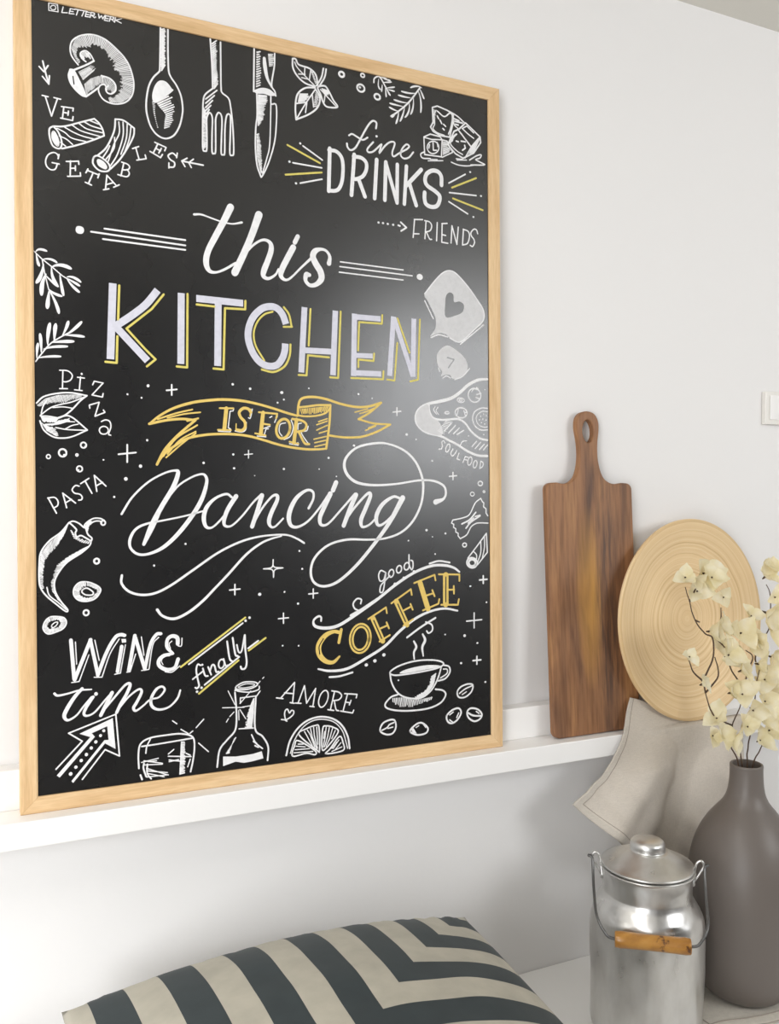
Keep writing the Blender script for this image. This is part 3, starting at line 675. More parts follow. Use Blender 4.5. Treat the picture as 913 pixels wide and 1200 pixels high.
["speech_bubble_drawing","large white speech bubble with a heart",[["f","v",1,0,[6410,7874,6600,8107,6765,8268,6903,8319,7042,8274,7265,8079,7462,7854,7575,7692,7568,7520,7373,7332,7146,7132,7034,7107,6895,7161,6813,7215,6676,7229,6513,7163,6608,7295,6618,7463,6556,7601,6463,7760]],
["f","k",1,0,[6815,7516,6808,7744,6831,7891,6901,7946,6970,7909,6983,7789,7094,7807,7178,7754,7149,7630,7009,7557]],
["s","w",1,23,[6410,7874,6600,8107,6765,8268,6903,8319,7042,8274,7265,8079,7462,7854,7575,7692,7568,7520,7373,7332,7146,7132,7034,7107,6895,7161]],
["s","w",0,23,[6409,7759,6574,7464]],
["s","w",1,23,[6526,7140,6676,7200,6854,7175]],
["s","w",0,23,[7103,7068,7573,7442]]]],
["speech_bubble_drawing","small white speech bubble with a tick",[["f","v",1,0,[6632,6821,6688,6933,6812,7021,6922,7015,7144,6880,7242,6741,7227,6606,7086,6500,6946,6461,6891,6525,6795,6520,6712,6491,6740,6576,6659,6667]],
["s","k",0,26,[6864,6649,6976,6796,6843,6821]],
["s","w",1,23,[6988,6453,7142,6516,7283,6658]],
["s","w",0,23,[6667,6632,6691,6573]],
["s","w",1,18,[6753,6464,6822,6504,6905,6473]]]],
["pizza_slice_drawing",None,[["s","w",1,[43,53,59,59,59,59,48,43,43,37,37,43,43,43,45,45,43],[7645,6495,7453,6470,7253,6371,7084,6231,6916,6128,6696,6063,6451,6006,6289,5916,6221,5776,6260,5635,6420,5521,6692,5470,6884,5391,7022,5334,7246,5215,7444,5150,7636,5144]],
["s","w",1,38,[6478,6000,6490,5882,6557,5777,6693,5746,6858,5757,7053,5771,7192,5703,7304,5573,7474,5455,7638,5423]],
["f","v",1,0,[6451,5999,6490,5870,6544,5769,6666,5721,6747,5555,6692,5477,6447,5522,6274,5624,6229,5776,6289,5909]],
["h","w",10,15,[6803,5738,6637,5552],[6941,5726,6774,5489]],
["s","w",0,23,[6913,5693,6774,5556]],
["s","w",0,23,[6996,5660,6857,5523]],
["s","w",0,23,[7071,5619,6954,5513]],
["s","w",0,24,[7158,5580,7023,5503]],
["s","w",0,24,[7417,5400,7325,5304]],
["s","w",0,24,[7502,5382,7388,5269]],
["s","w",0,24,[7574,5347,7473,5254]],
["s","w",0,24,[7640,5337,7553,5248]],
["s","w",3,24,[7501,6233,7503,6170,7472,6115,7415,6082,7350,6081,7293,6112,7259,6165,7257,6228,7288,6283,7344,6315,7409,6317,7466,6287,7501,6233]],
["s","w",1,18,[7323,6257,7366,6308,7437,6300]],
["s","w",0,24,[7422,6213,7508,6237]],
["s","w",0,24,[7408,6164,7479,6142]],
["s","w",0,24,[7423,6336,7457,6313]],
["s","w",3,24,[7228,5869,7203,5827,7153,5800,7091,5795,7035,5814,6998,5851,6991,5896,7016,5937,7066,5964,7128,5969,7185,5951,7221,5914,7228,5869]],
["s","w",0,21,[7054,5953,7025,5831]],
["s","w",0,21,[7166,5921,7193,5837]],
["s","w",0,21,[7180,5885,7222,5899]],
["s","w",3,18,[7177,6093,7163,6075,7134,6063,7097,6062,7063,6071,7039,6088,7034,6108,7047,6127,7076,6138,7113,6139,7148,6130,7172,6114,7177,6093]],
["s","w",3,16,[7138,6097,7132,6089,7119,6084,7102,6084,7086,6088,7075,6095,7072,6104,7079,6112,7092,6117,7109,6118,7125,6114,7136,6106,7138,6097]],
["s","w",1,18,[6599,5970,6572,5909,6626,5839]],
["s","w",1,18,[6654,5960,6618,5899,6667,5836]],
["s","w",3,21,[6876,5873,6870,5863,6853,5856,6831,5852,6809,5854,6793,5860,6787,5870,6793,5879,6810,5887,6832,5891,6854,5889,6870,5882,6876,5873]],
["s","w",1,21,[7644,5983,7506,5977,7378,5905,7340,5782,7390,5661,7504,5599,7642,5603]],
["s","w",1,16,[7644,5923,7535,5924,7434,5859,7414,5772,7462,5688,7562,5650,7642,5657]],
["c","w",0,14,[7505,5837],12],
["c","w",0,14,[7563,5876],12],
["c","w",0,14,[7620,5854],12],
["c","w",0,14,[7476,5774],12],
["c","w",0,14,[7548,5789],12],
["c","w",0,14,[7614,5774],12],
["c","w",0,14,[7519,5727],12],
["c","w",0,14,[7585,5704],12],
["c","w",0,11,[7253,5486],10],
["c","w",0,11,[7475,5598],10],
["c","w",0,12,[7595,6308],10],
["c","w",0,12,[7566,5519],10],
["s","w",1,21,[7078,5299,7134,5385,7219,5399]]]],
["lettering","small thin capitals reading SOUL FOOD",[["s","w",1,21,[6787,5349,6759,5390,6724,5360,6734,5300,6717,5252,6668,5243]],
["s","w",3,21,[6875,5257,6858,5224,6836,5202,6815,5197,6802,5211,6799,5239,6807,5275,6825,5309,6847,5331,6867,5336,6881,5322,6884,5293,6875,5257]],
["s","w",1,21,[6944,5252,6899,5171,6932,5131,6976,5165,7016,5229]],
["s","w",0,21,[7063,5182,7020,5084,7076,5065]],
["s","w",0,21,[7189,5128,7140,5025]],
["s","w",0,21,[7183,5128,7245,5115]],
["s","w",0,21,[7166,5077,7216,5065]],
["s","w",3,21,[7317,5042,7301,5007,7279,4984,7257,4978,7241,4991,7235,5020,7240,5057,7256,5092,7277,5115,7299,5121,7316,5107,7322,5078,7317,5042]],
["s","w",3,21,[7422,4991,7409,4960,7390,4938,7369,4932,7354,4944,7346,4970,7350,5003,7363,5035,7382,5056,7402,5062,7418,5050,7425,5025,7422,4991]],
["s","w",0,21,[7500,5053,7479,4920]],
["s","w",1,21,[7500,5053,7546,5024,7540,4963,7479,4920]]]],
["lettering","serif letters reading pizza",[["s","w",0,19,[607,6223,599,5975]],
["s","w",0,19,[562,5963,665,5968]],
["s","w",1,19,[564,6223,671,6221,731,6165,711,6096,651,6065,602,6066]],
["s","w",0,20,[844,6144,826,5956]],
["s","w",0,19,[802,6137,897,6131]],
["s","w",0,19,[763,5957,864,5950]],
["s","w",0,20,[1008,6040,1032,6094,1153,6074,999,5895,1142,5871,1152,5922]],
["s","w",0,20,[967,5704,961,5748,1097,5795,1037,5590,1175,5652,1154,5684]],
["c","w",0,15,[860,6189],16],
["s","w",1,20,[1124,5517,1182,5543,1241,5521,1256,5440,1224,5342,1253,5324]],
["s","w",3,20,[1220,5394,1212,5366,1189,5344,1157,5336,1126,5342,1104,5362,1096,5390,1104,5419,1127,5440,1158,5449,1189,5442,1212,5423,1220,5394]]]],
["leaf_drawing",None,[["s","w",1,23,[255,5745,351,5840,537,5896,725,5911,928,5881]],
["s","w",1,24,[928,5881,838,5803,723,5672,628,5589,544,5552]],
["s","w",1,19,[303,5576,442,5690,592,5746,724,5782,928,5877]],
["s","w",1,17,[470,5691,610,5707,732,5692]],
["s","w",1,19,[388,5790,341,5705,316,5606]],
["h","w",44,11,[258,5712,369,5815,537,5872,857,5898],[295,5694,415,5744,573,5759,857,5852]],
["s","w",1,19,[303,5566,414,5566,544,5546]],
["s","w",1,23,[544,5546,647,5585,731,5559,826,5482,930,5389]],
["s","w",1,23,[297,5497,347,5371,458,5285,569,5263,720,5287,930,5389]],
["h","w",24,13,[309,5556,544,5546],[339,5479,506,5485]],
["h","w",22,11,[315,5478,384,5362,513,5287],[366,5431,487,5411,551,5298]],
["s","w",1,19,[505,5411,664,5387,930,5385]],
["s","w",1,17,[636,5396,721,5446,807,5469]],
["s","w",1,27,[367,5446,534,5466,684,5517]],
["h","w",14,13,[440,5433,646,5510],[553,5516,703,5552]],
["s","w",1,15,[646,5500,759,5500]]]],
["bubble_drawing",None,[["c","w",17,26,[405,4998],28]]],
["bubble_drawing",None,[["c","w",25,51,[594,5055],54],
["c","w",0,15,[614,5025],16]]],
["bubble_drawing",None,[["c","w",18,15,[786,5029],16]]],
["bubble_drawing",None,[["c","w",22,38,[877,5171],40],
["c","w",0,10,[896,5153],10]]],
["bubble_drawing",None,[["c","w",21,38,[820,4831],40],
["c","w",0,11,[807,4815],12]]],
["lettering","thin slanted capitals reading PASTA",[["s","w",0,21,[395,4418,505,4200]],
["s","w",1,21,[392,4414,479,4424,525,4374,521,4309,465,4272]],
["s","w",0,21,[591,4484,642,4277]],
["s","w",0,21,[591,4484,763,4342]],
["s","w",0,21,[624,4344,707,4396]],
["s","w",0,21,[834,4620,947,4697]],
["s","w",0,22,[895,4655,986,4482]],
["s","w",0,22,[1021,4740,1054,4510]],
["s","w",0,22,[1021,4740,1181,4586]],
["s","w",0,22,[1045,4589,1136,4640]],
["s","w",1,21,[813,4584,762,4592,718,4534,751,4484,818,4470,852,4430,842,4390,804,4384]]]],
["chili_drawing",None,[["s","w",1,23,[672,4065,559,3927,409,3812,297,3657,272,3480,270,3244,297,3135,366,3033,476,2928,615,2807,642,2830,551,2954,481,3096,473,3236,536,3372,649,3507,840,3632,946,3729,971,3799]],
["s","w",1,23,[672,4065,729,4084,805,4053,871,3992]],
["s","w",1,24,[903,3961,928,3891,979,3839,965,3803,899,3841,832,3878,775,3860,756,3914,770,3964,701,4041,672,4061]],
["s","w",1,22,[871,3998,900,4052,997,4117,1093,4120,1155,4089]],
["s","w",1,22,[919,3941,938,4021,1016,4077,1093,4080,1118,4053]],
["h","w",14,16,[877,3992,939,4092],[915,3941,996,4077]],
["c","w",22,31,[1138,4055],32],
["h","w",52,14,[657,4035,540,3898,409,3792,297,3637,273,3401,275,3185,302,3134],[600,3887,520,3750,398,3614,355,3517,322,3360,327,3202,330,3143]],
["h","w",12,19,[687,3969,731,3844,841,3778,936,3756],[719,3935,769,3854,879,3817,965,3795]],
["h","w",56,12,[946,3729,801,3613,649,3517,526,3382,473,3236,478,3097,551,2944],[840,3682,631,3568,490,3453,451,3296,419,3218,440,3098,514,2976]],
["s","w",1,19,[370,3157,403,3041,514,2940,625,2831]]]],
["chili_ring_drawing",None,[["s","w",3,20,[894,3215,798,3203,731,3126,730,3026,796,2952,911,2932,1026,2971,1095,3069,1076,3130,989,3185,894,3215]],
["h","w",62,12,[894,3215,798,3203,731,3126,730,3026,796,2952,911,2932,1026,2971,1095,3069,1076,3130,989,3185,903,3214],[903,3148,845,3131,816,3082,825,3025,854,3000,930,2980,978,2998,1042,3055,1037,3096,970,3131,912,3148]],
["s","w",3,22,[855,3106,912,3121,989,3064,979,3022,892,3026,839,3067,855,3106]]]],
["chili_ring_drawing",None,[["s","w",3,19,[404,2735,335,2670,316,2573,380,2499,492,2521,585,2565,627,2642,596,2714,503,2739,404,2735]],
["h","w",56,11,[404,2735,335,2670,316,2573,380,2499,492,2521,585,2565,627,2642,596,2714,503,2739,410,2735],[418,2675,381,2647,372,2599,408,2571,483,2582,529,2598,548,2637,530,2682,484,2691,424,2678]],
["s","w",3,17,[427,2611,465,2652,508,2659,496,2620,449,2584,427,2611]]]],
["bubble_drawing",None,[["c","w",26,36,[894,2770],38]]],
["bubble_drawing",None,[["c","w",28,35,[1044,3505],36]]],
["ribbon_banner_drawing","yellow ribbon banner",[["s","y",1,[29,37,41,45,45,45,45,41,41,41,37],[1803,5508,1947,5627,2154,5750,2427,5846,2683,5894,2922,5918,3186,5913,3431,5880,3711,5816,3957,5749,4114,5715]],
["s","y",1,[33,41,41,41,41,41,41,41,41,41,41,41,37,33],[1910,4910,2004,5057,2150,5175,2360,5306,2615,5366,2831,5388,3093,5391,3338,5366,3586,5307,3768,5257,4000,5214,4259,5188,4462,5191,4599,5205]],
["s","y",1,41,[1803,5508,2049,5569,2278,5598,2457,5588]],
["s","y",0,29,[2362,5570,2531,5616]],
["s","y",1,41,[1910,4910,2025,5130,2213,5344,2489,5589]],
["s","y",1,27,[1926,5581,2195,5679,2441,5746]],
["s","y",1,25,[2070,5607,2320,5673,2564,5708]],
["s","y",1,29,[2004,5036,2192,5302,2514,5512]],
["s","y",1,25,[2066,5069,2255,5282,2492,5416]],
["s","y",1,25,[2045,5016,2275,5220,2491,5390]],
["s","y",1,43,[4119,5722,4132,5878,4170,5976,4270,6018,4437,6026,4629,5997,4849,5939,5121,5900,5347,5915,5582,5988]],
["s","y",1,39,[5582,5988,5372,5817,5169,5700]],
["s","y",1,34,[5169,5700,5447,5641,5747,5633]],
["s","y",1,39,[5747,5633,5497,5504,5243,5418,5018,5395,4820,5401,4662,5419]],
["s","y",1,37,[4139,5850,4269,5868,4460,5899,4677,5909]],
["s","y",1,42,[4677,5909,4656,5596,4599,5205]],
["s","y",1,32,[4119,5722,4268,5712,4459,5733,4604,5786,4677,5879]],
["h","y",17,23,[4150,5823,4653,5894],[4185,5724,4604,5793]],
["s","y",0,23,[4622,5689,4470,5634]],
["s","y",0,23,[4622,5651,4438,5584]],
["s","y",0,23,[4622,5583,4438,5498]],
["s","y",0,23,[4614,5492,4481,5450]],
["s","y",0,23,[4601,5402,4389,5351]],
["s","y",0,23,[4600,5341,4403,5295]],
["s","y",0,23,[4595,5277,4402,5232]],
["s","y",0,22,[5334,5877,5108,5813]],
["s","y",0,22,[5385,5852,5195,5793]],
["s","y",0,22,[5477,5596,5294,5521]],
["s","y",0,22,[5510,5629,5345,5561]],
["s","y",0,22,[5500,5914,5245,5805]]]],
["lettering","yellow serif capitals with white edges reading IS FOR",[["s","w",0,17,[3079,5779,3070,5750,3023,5744,2991,5491,3032,5467,3023,5428,2838,5431]],
["s","w",0,18,[3450,5375,3591,5366]],
["s","w",0,18,[3691,5690,3657,5671]],
["s","w",0,18,[3633,5495,3592,5489,3564,5394]],
["s","w",1,18,[3375,5791,3344,5655,3311,5654]],
["s","w",1,18,[3277,5581,3267,5472,3204,5429,3098,5443]],
["s","w",1,18,[3915,5597,3826,5567,3809,5456,3855,5387]],
["s","w",1,18,[4008,5644,4042,5530,3995,5391,3889,5331]],
["s","w",1,18,[4295,5556,4266,5482,4176,5456,4265,5314,4317,5266]],
["s","w",0,18,[3977,5269,4122,5248,4118,5292]],
["s","w",0,18,[3781,5698,3734,5597]],
["s","w",0,18,[4177,5601,4125,5589,4120,5499]],
["s","w",0,18,[3661,5535,3558,5497]],
["s","y",0,65,[2964,5785,2929,5461]],
["s","y",0,30,[2860,5784,3074,5789]],
["s","y",0,30,[2831,5452,3032,5454]],
["s","y",0,31,[3480,5747,3779,5733,3760,5664]],
["s","y",0,31,[3419,5416,3586,5388]],
["s","y",0,31,[3554,5569,3656,5557]],
["s","y",1,49,[3352,5742,3307,5792,3229,5796,3167,5735,3188,5658,3250,5591,3258,5509,3205,5455,3127,5461]],
["s","y",0,20,[3352,5790,3336,5681]],
["s","y",0,20,[3117,5554,3111,5452]],
["s","y",0,67,[3548,5743,3507,5403]],
["s","y",3,45,[3984,5484,3951,5410,3899,5361,3840,5350,3790,5380,3763,5443,3766,5521,3798,5595,3850,5644,3909,5655,3959,5626,3986,5563,3984,5484]],
["s","y",0,64,[4097,5654,4052,5282]],
["s","y",0,30,[3978,5300,4127,5270]],
["s","y",1,41,[4027,5663,4184,5642,4262,5582,4226,5492,4105,5461]],
["s","y",1,41,[4136,5455,4229,5286,4307,5270]]]],
["lettering","flowing brush script reading Dancing with long swashes",[["s","w",1,[36,33,31,31,36,66,76,76,76,51],[1397,4180,1550,4425,1781,4648,2015,4781,2173,4823,2220,4784,2145,4571,1986,4306,1828,4018,1710,3732]],
["s","w",1,[52,47,41,31,31,34,47,57,72,72,67,57,41,41,41,47,41,36,28,28,28],[1710,3732,1853,3992,1985,4280,2197,4571,2411,4719,2573,4774,2641,4734,2648,4626,2570,4384,2407,4117,2192,3854,1981,3673,1773,3587,1620,3591,1519,3685,1515,3815,1597,3956,1751,4032,2010,4082,2327,4145,2623,4222]],
["s","w",1,[39,39,44,66,72,55,33,33,33],[3037,4424,2954,4473,2788,4411,2651,4276,2603,4115,2635,3980,2730,3965,2868,4085,3008,4260]],
["s","w",1,[77,72,66,47,33,33,33,39],[3107,4438,2980,4247,2918,4084,2929,3989,3034,3987,3203,4136,3375,4341,3504,4460]],
["s","w",1,[79,73,73],[3519,4451,3445,4216,3358,3969]],
["s","w",1,[34,36,39,56,67,73,73,45,34,31],[3387,4024,3517,4243,3677,4429,3765,4451,3764,4367,3675,4187,3631,4048,3659,3964,3732,3963,3864,4087]],
["s","w",1,[47,41,44,47,68,81,81,61,44,37,37,37],[4293,4247,4371,4395,4365,4510,4261,4533,4104,4428,4000,4265,3957,4103,3997,3972,4118,3954,4292,4050,4486,4262,4630,4461]],
["s","w",1,[90,83,76,55,38,38,41],[4665,4477,4557,4262,4485,4097,4502,3981,4626,3996,4843,4210,5099,4478]],
["s","w",0,83,[4767,4661,4712,4534]],
["s","w",1,[84,84,77],[5117,4461,5006,4226,4895,3959]],
["s","w",1,[42,42,49,70,77,77,49,38,38],[4914,4026,5097,4259,5320,4478,5376,4444,5281,4224,5206,4056,5224,3937,5354,3969,5485,4086]],
["s","w",1,[44,51,73,80,58,44,44,65],[5904,4409,5790,4427,5599,4307,5485,4121,5503,3967,5616,3983,5807,4152,5954,4375]],
["s","w",1,[102,80,66,58,51,44,44,44,44,40,40,36,36,40,44,44,47,47,44,40,36,40,40,47,55,55,51,44,36,36,40,44,44,51,102],[5970,4409,5730,4015,5464,3678,5127,3315,4799,3059,4548,2987,4372,3061,4321,3244,4393,3455,4624,3648,4948,3730,5315,3722,5614,3733,5920,3823,6153,4010,6311,4287,6360,4566,6334,4775,6218,5017,6006,5204,5701,5310,5438,5310,5141,5236,4958,5081,4913,4929,4974,4779,5137,4663,5433,4621,5849,4643,6275,4705,6551,4700,6751,4620,6799,4497,6750,4391,6597,4338]],
["s","w",1,[36,38,38,38,38,38,38,36,36,33,31,31,33,36],[1395,3287,1389,3170,1489,3049,1666,2989,1872,3005,2107,3113,2454,3339,2810,3571,3144,3726,3428,3802,3696,3830,3921,3826,4084,3769,4211,3693]],
["s","w",1,[23,32,37,40,40,40,43,43,43,43,40,46],[3833,3810,3658,3769,3484,3696,3255,3531,2973,3239,2759,3028,2594,2866,2401,2717,2212,2622,2088,2613,1965,2668,1898,2756]]]],
["lettering","bold shaded capitals reading WINE",[["s","w",0,56,[684,2389,725,1829]],
["s","w",0,56,[730,1822,952,2378]],
["s","w",0,54,[947,2378,1047,1873]],
["s","w",1,55,[1047,1861,1171,2180,1290,2383,1366,2422,1426,2409]],
["s","w",0,16,[745,2361,759,2043]],
["s","w",0,16,[689,1785,791,1792,927,2162]],
["s","w",0,17,[1010,2367,1068,2073]],
["s","w",0,17,[996,1834,1105,1827]],
["s","w",1,17,[1105,1827,1218,2152,1349,2362]],
["s","w",0,56,[1384,2249,1322,1891]],
["f","w",0,0,[1380,2360,1444,2356,1449,2306,1389,2303]],
["s","w",0,17,[1281,1851,1362,1863,1436,2270]],
["s","w",0,56,[1572,2396,1481,1892]],
["s","w",0,56,[1576,2371,1710,1898]],
["s","w",1,52,[1710,1890,1793,2244,1880,2388,1947,2398]],
["s","w",0,17,[1452,1868,1500,1871,1581,2124]],
["s","w",0,17,[1665,2370,1700,2097]],
["s","w",0,17,[1664,1874,1771,1883]],
["s","w",1,17,[1771,1883,1830,2242,1917,2348]],
["s","w",1,[60,65,60,55,55,40],[2196,2228,2189,2321,2115,2352,2045,2306,2039,2189,2125,2089]],
["s","w",1,[40,60,60,60,60,55,60],[2125,2089,1988,2067,1914,1998,1930,1914,2036,1855,2149,1878,2200,2000]],
["s","w",1,18,[2260,2311,2251,2198,2204,2197]],
["s","w",1,15,[2109,2277,2069,2237,2088,2167]],
["s","w",1,17,[2006,1828,2111,1814,2224,1897]],
["s","w",1,15,[2075,2060,1993,2054,1953,1995,1975,1936]]]],
["lettering","brush script reading time",[["s","w",1,[37,35,28,28,23],[458,1651,503,1618,638,1634,797,1666,958,1663]],
["s","w",1,[47,56,61,56,38,28,28,28],[831,1687,728,1577,625,1419,586,1316,635,1255,749,1310,841,1421,957,1554]],
["s","w",1,[47,47,43,33,28,28,28],[980,1552,887,1416,852,1323,897,1290,1001,1332,1142,1488,1237,1588]],
["c","w",0,26,[1020,1592],27],
["s","w",1,[58,58,53],[1242,1588,1153,1413,1082,1275]],
["s","w",1,[29,33,38,48,52,52,48],[1094,1310,1260,1500,1427,1681,1499,1686,1450,1555,1366,1416,1305,1295]],
["s","w",1,[29,29,34,43,48,48,34,29,29,29,34,34,43,48,48,39,31,34,29],[1317,1323,1474,1504,1618,1601,1662,1560,1593,1418,1544,1336,1580,1291,1689,1359,1787,1436,1910,1456,1997,1553,1960,1611,1874,1577,1799,1447,1811,1334,1908,1274,2057,1296,2182,1409,2229,1531]]]],
["arrow_drawing","large outlined white arrow pointing up to the right",[["s","w",0,23,[470,578,826,933,643,1069,1293,1271,1340,657,1139,774,823,386]],
["f","w",0,0,[479,488,937,980,788,1044,1250,1219,1286,766,1139,865,699,353,675,381,1130,911,1189,910,1171,1109,957,1032,999,977,519,454]],
["c","w",0,22,[1123,1050],22],
["c","w",0,21,[1078,984],22],
["c","w",0,23,[1012,901],24],
["c","w",0,23,[949,821],24],
["c","w",0,23,[881,735],24],
["c","w",0,23,[810,658],24],
["c","w",0,23,[737,573],24],
["c","w",0,25,[666,486],26]]],
["glass_drawing",None,[["s","w",1,27,[1615,439,1609,638,1642,795,1776,866,2022,882,2247,874,2411,804,2435,636,2408,436,2374,288]],
["s","w",1,25,[1658,756,1947,766,2411,791]],
["s","w",1,22,[1781,846,1731,747,1716,649]],
["s","w",0,17,[1652,521,1896,552]],
["s","w",0,17,[1688,541,1957,469]],
["s","w",0,17,[1700,478,1957,456]],
["s","w",0,17,[1724,425,2042,282]],
["s","w",0,17,[1736,386,2030,321]],
["s","w",0,17,[1723,296,2042,287]],
["s","w",0,17,[1735,349,1980,265]],
["s","w",0,17,[1749,521,1871,518]],
["s","w",1,27,[1688,504,1680,430,1718,306]],
["s","w",1,25,[1736,485,1735,349,1791,261]],
["s","w",0,29,[1636,337,1659,269]],
["h","w",26,20,[2233,762,2204,265],[2301,753,2288,274]],
["s","w",0,20,[2044,563,2383,515]],
["s","w",0,20,[2056,506,2294,450]],
["s","w",0,20,[2056,481,2194,494]],
["s","w",0,20,[2045,596,2125,654]],
["s","w",0,20,[2370,479,2331,369]],
["s","w",0,20,[2308,575,2371,537]],
["s","w",0,20,[2111,1083,2173,1034]],
["s","w",0,20,[2235,943,2348,862]],
["s","w",0,20,[2579,1058,2463,943]],
["s","w",0,20,[2411,898,2368,867]],
["s","w",0,20,[2499,704,2647,558]]]],
["bottle_drawing",None,[["s","w",3,24,[3083,1504,3212,1562,3386,1546,3421,1498,3291,1450,3118,1456,3083,1504]],
["s","w",3,16,[3118,1493,3238,1534,3373,1516,3346,1487,3211,1473,3118,1493]],
["s","w",1,21,[3078,1478,3104,1437,3291,1401,3440,1426,3454,1477]],
["s","w",1,29,[3067,1414,3088,1101,3068,843,2940,703,2821,562,2780,305]],
["s","w",1,29,[3398,1330,3381,829,3502,689,3591,520,3581,305]],
["s","w",0,21,[3151,1323,3385,1331]],
["s","w",0,21,[3151,1328,3151,1245]],
["s","w",0,21,[3126,850,3354,837]],
["s","w",0,21,[3078,1478,3067,1440]],
["s","w",0,21,[3467,1402,3412,1329]],
["h","w",26,21,[3371,1307,3364,1072,3335,844],[3311,1182,3262,1056,3220,857]],
["h","w",14,21,[3086,732,2912,487],[3046,703,2978,491]],
["s","w",1,24,[3326,735,3393,597,3501,499]],
["s","w",0,24,[3353,628,3406,590]],
["s","w",0,24,[3379,559,3433,526]],
["f","w",0,0,[2873,453,3070,428,3338,433,3487,459,3513,345,3337,321,3203,314,3070,350,2872,306]],
["s","w",0,16,[2959,1451,3063,1233]],
["s","w",0,16,[2870,1201,3209,1174]],
["s","w",0,16,[3049,1118,2982,1055]],
["s","w",0,16,[2961,1024,2929,975]],
["s","w",0,16,[3318,1416,3143,1238]],
["s","w",0,16,[3234,994,3142,1147]],
["s","w",0,16,[3123,1136,3127,987]],
["s","w",0,16,[3357,1190,3182,1182]],
["s","w",0,16,[3468,1555,3427,1511]],
["s","w",0,16,[3531,1612,3509,1593]]]],
["lettering","small slanted script reading finally",[["s","w",1,28,[2535,1881,2493,1895,2471,1812,2491,1683,2512,1575,2479,1536,2454,1549]],
["s","w",0,25,[2417,1679,2567,1783]],
["s","w",1,28,[2571,1829,2605,1720,2647,1708]],
["c","w",0,17,[2563,1885],17],
["s","w",0,28,[2653,1844,2699,1724]],
["s","w",1,28,[2678,1773,2713,1866,2750,1857,2777,1760,2814,1762]],
["s","w",3,26,[2902,1865,2890,1833,2869,1813,2846,1809,2826,1824,2815,1852,2816,1887,2828,1919,2848,1939,2871,1942,2891,1928,2902,1900,2902,1865]],
["s","w",1,28,[2892,1948,2924,1843,2961,1846]],
["s","w",1,30,[2949,2213,2986,1952,3028,1899]],
["s","w",1,31,[3037,2261,3075,2009,3116,1974]],
["s","w",1,28,[3102,2148,3130,2038,3179,2056,3226,2291]],
["s","w",1,31,[3230,2291,3235,2073,3256,1876,3233,1780,3177,1770,3160,1808]]]],
["ray_lines_drawing","white and yellow slanted lines around the small script",[["s","l",0,31,[2239,1878,3239,2562]],
["s","l",0,32,[2511,1452,3127,1908]],
["s","l",0,33,[3291,2047,3563,2224]],
["s","w",0,27,[2359,1910,3198,2477]],
["s","w",0,28,[2597,1578,3139,1961]],
["s","w",0,29,[3280,2081,3445,2189]],
["c","w",0,20,[3243,2511],20],
["c","w",0,20,[3306,2555],20],
["c","w",0,19,[2550,1538],19],
["c","w",0,19,[2481,1485],19]]],
["lettering","thin serif capitals reading AMORE",[["s","w",0,23,[4036,1484,3802,1257]],
["s","w",0,23,[4036,1484,3999,1164]],
["s","w",0,23,[3733,1269,3841,1245]],
["s","w",0,23,[3959,1171,4027,1153]],
["s","w",0,23,[3865,1333,4019,1307]],
["s","w",0,23,[4201,1417,4093,1155]],
["s","w",0,23,[4391,1355,4341,1074]],
["s","w",0,23,[4201,1417,4234,1134,4391,1355]],
["s","w",0,23,[4046,1155,4140,1141]],
["s","w",0,23,[4289,1079,4363,1063]],
["s","w",3,23,[4591,1147,4558,1087,4516,1050,4475,1046,4447,1078,4439,1135,4454,1203,4486,1263,4529,1300,4569,1304,4598,1273,4605,1216,4591,1147]],
["s","w",0,24,[4717,1279,4642,986]],
["s","w",0,23,[4598,993,4700,969]],
["s","w",0,24,[4943,1211,4862,940]],
["s","w",0,24,[4894,1223,5112,1190,5097,1134]],
["s","w",0,24,[4820,947,5030,893,5051,937]],
["s","w",0,24,[4905,1085,4992,1064]],
["s","w",0,24,[5005,1102,4974,1032]],
["s","w",1,24,[4669,1290,4791,1256,4839,1194,4790,1135,4680,1130]],
["s","w",1,24,[4711,1122,4740,983,4784,955]]]],
["heart_drawing",None,[["s","w",1,23,[3880,895,3865,1001,3881,1059,3916,1068,3946,1008,3979,1044,4017,1029,4009,979,3950,932,3880,904]],
["s","w",0,20,[3811,920,3885,903,3903,881]]]],
["orange_slice_drawing",None,[["s","w",1,32,[3888,344,3948,558,4078,744,4256,858,4472,891,4690,833,4848,702,4946,508,4974,321]],
["s","w",1,18,[3958,368,4030,571,4160,746,4328,839,4520,845,4714,774,4848,622,4908,444,4937,326]],
["s","w",3,25,[4101,647,4231,726,4375,760,4442,725,4449,359,4396,370,4101,647]],
["s","w",3,26,[4492,380,4507,695,4567,733,4689,697,4774,608,4565,376,4492,380]],
["s","w",3,25,[3993,319,4029,482,4088,553,4367,362,4371,294,4229,334,3993,319]],
["s","w",3,26,[4564,285,4638,362,4798,537,4859,427,4858,301,4564,285]],
["s","w",0,18,[4196,686,4325,446]],
["s","w",0,18,[4243,703,4290,630,4368,418]],
["s","w",0,19,[4298,723,4326,581,4401,387]],
["s","w",0,19,[4351,735,4362,599,4415,390]],
["s","w",0,19,[4403,734,4421,457]],
["s","w",0,19,[4567,711,4542,533,4512,396]],
["s","w",0,19,[4621,700,4590,550,4536,398]],
["s","w",0,19,[4676,680,4627,523,4565,405]],
["s","w",0,19,[4725,643,4663,518]],
["s","w",0,19,[4542,646,4522,535]],
["s","w",0,18,[4052,468,4206,438]],
["s","w",0,18,[4036,414,4277,402]],
["s","w",0,18,[4016,367,4336,350]],
["s","w",0,18,[4088,497,4170,487]],
["s","w",0,19,[4785,481,4686,352]],
["s","w",0,19,[4822,431,4710,319]],
["s","w",0,19,[4838,361,4662,309]],
["s","w",0,19,[4748,451,4662,359]]]],
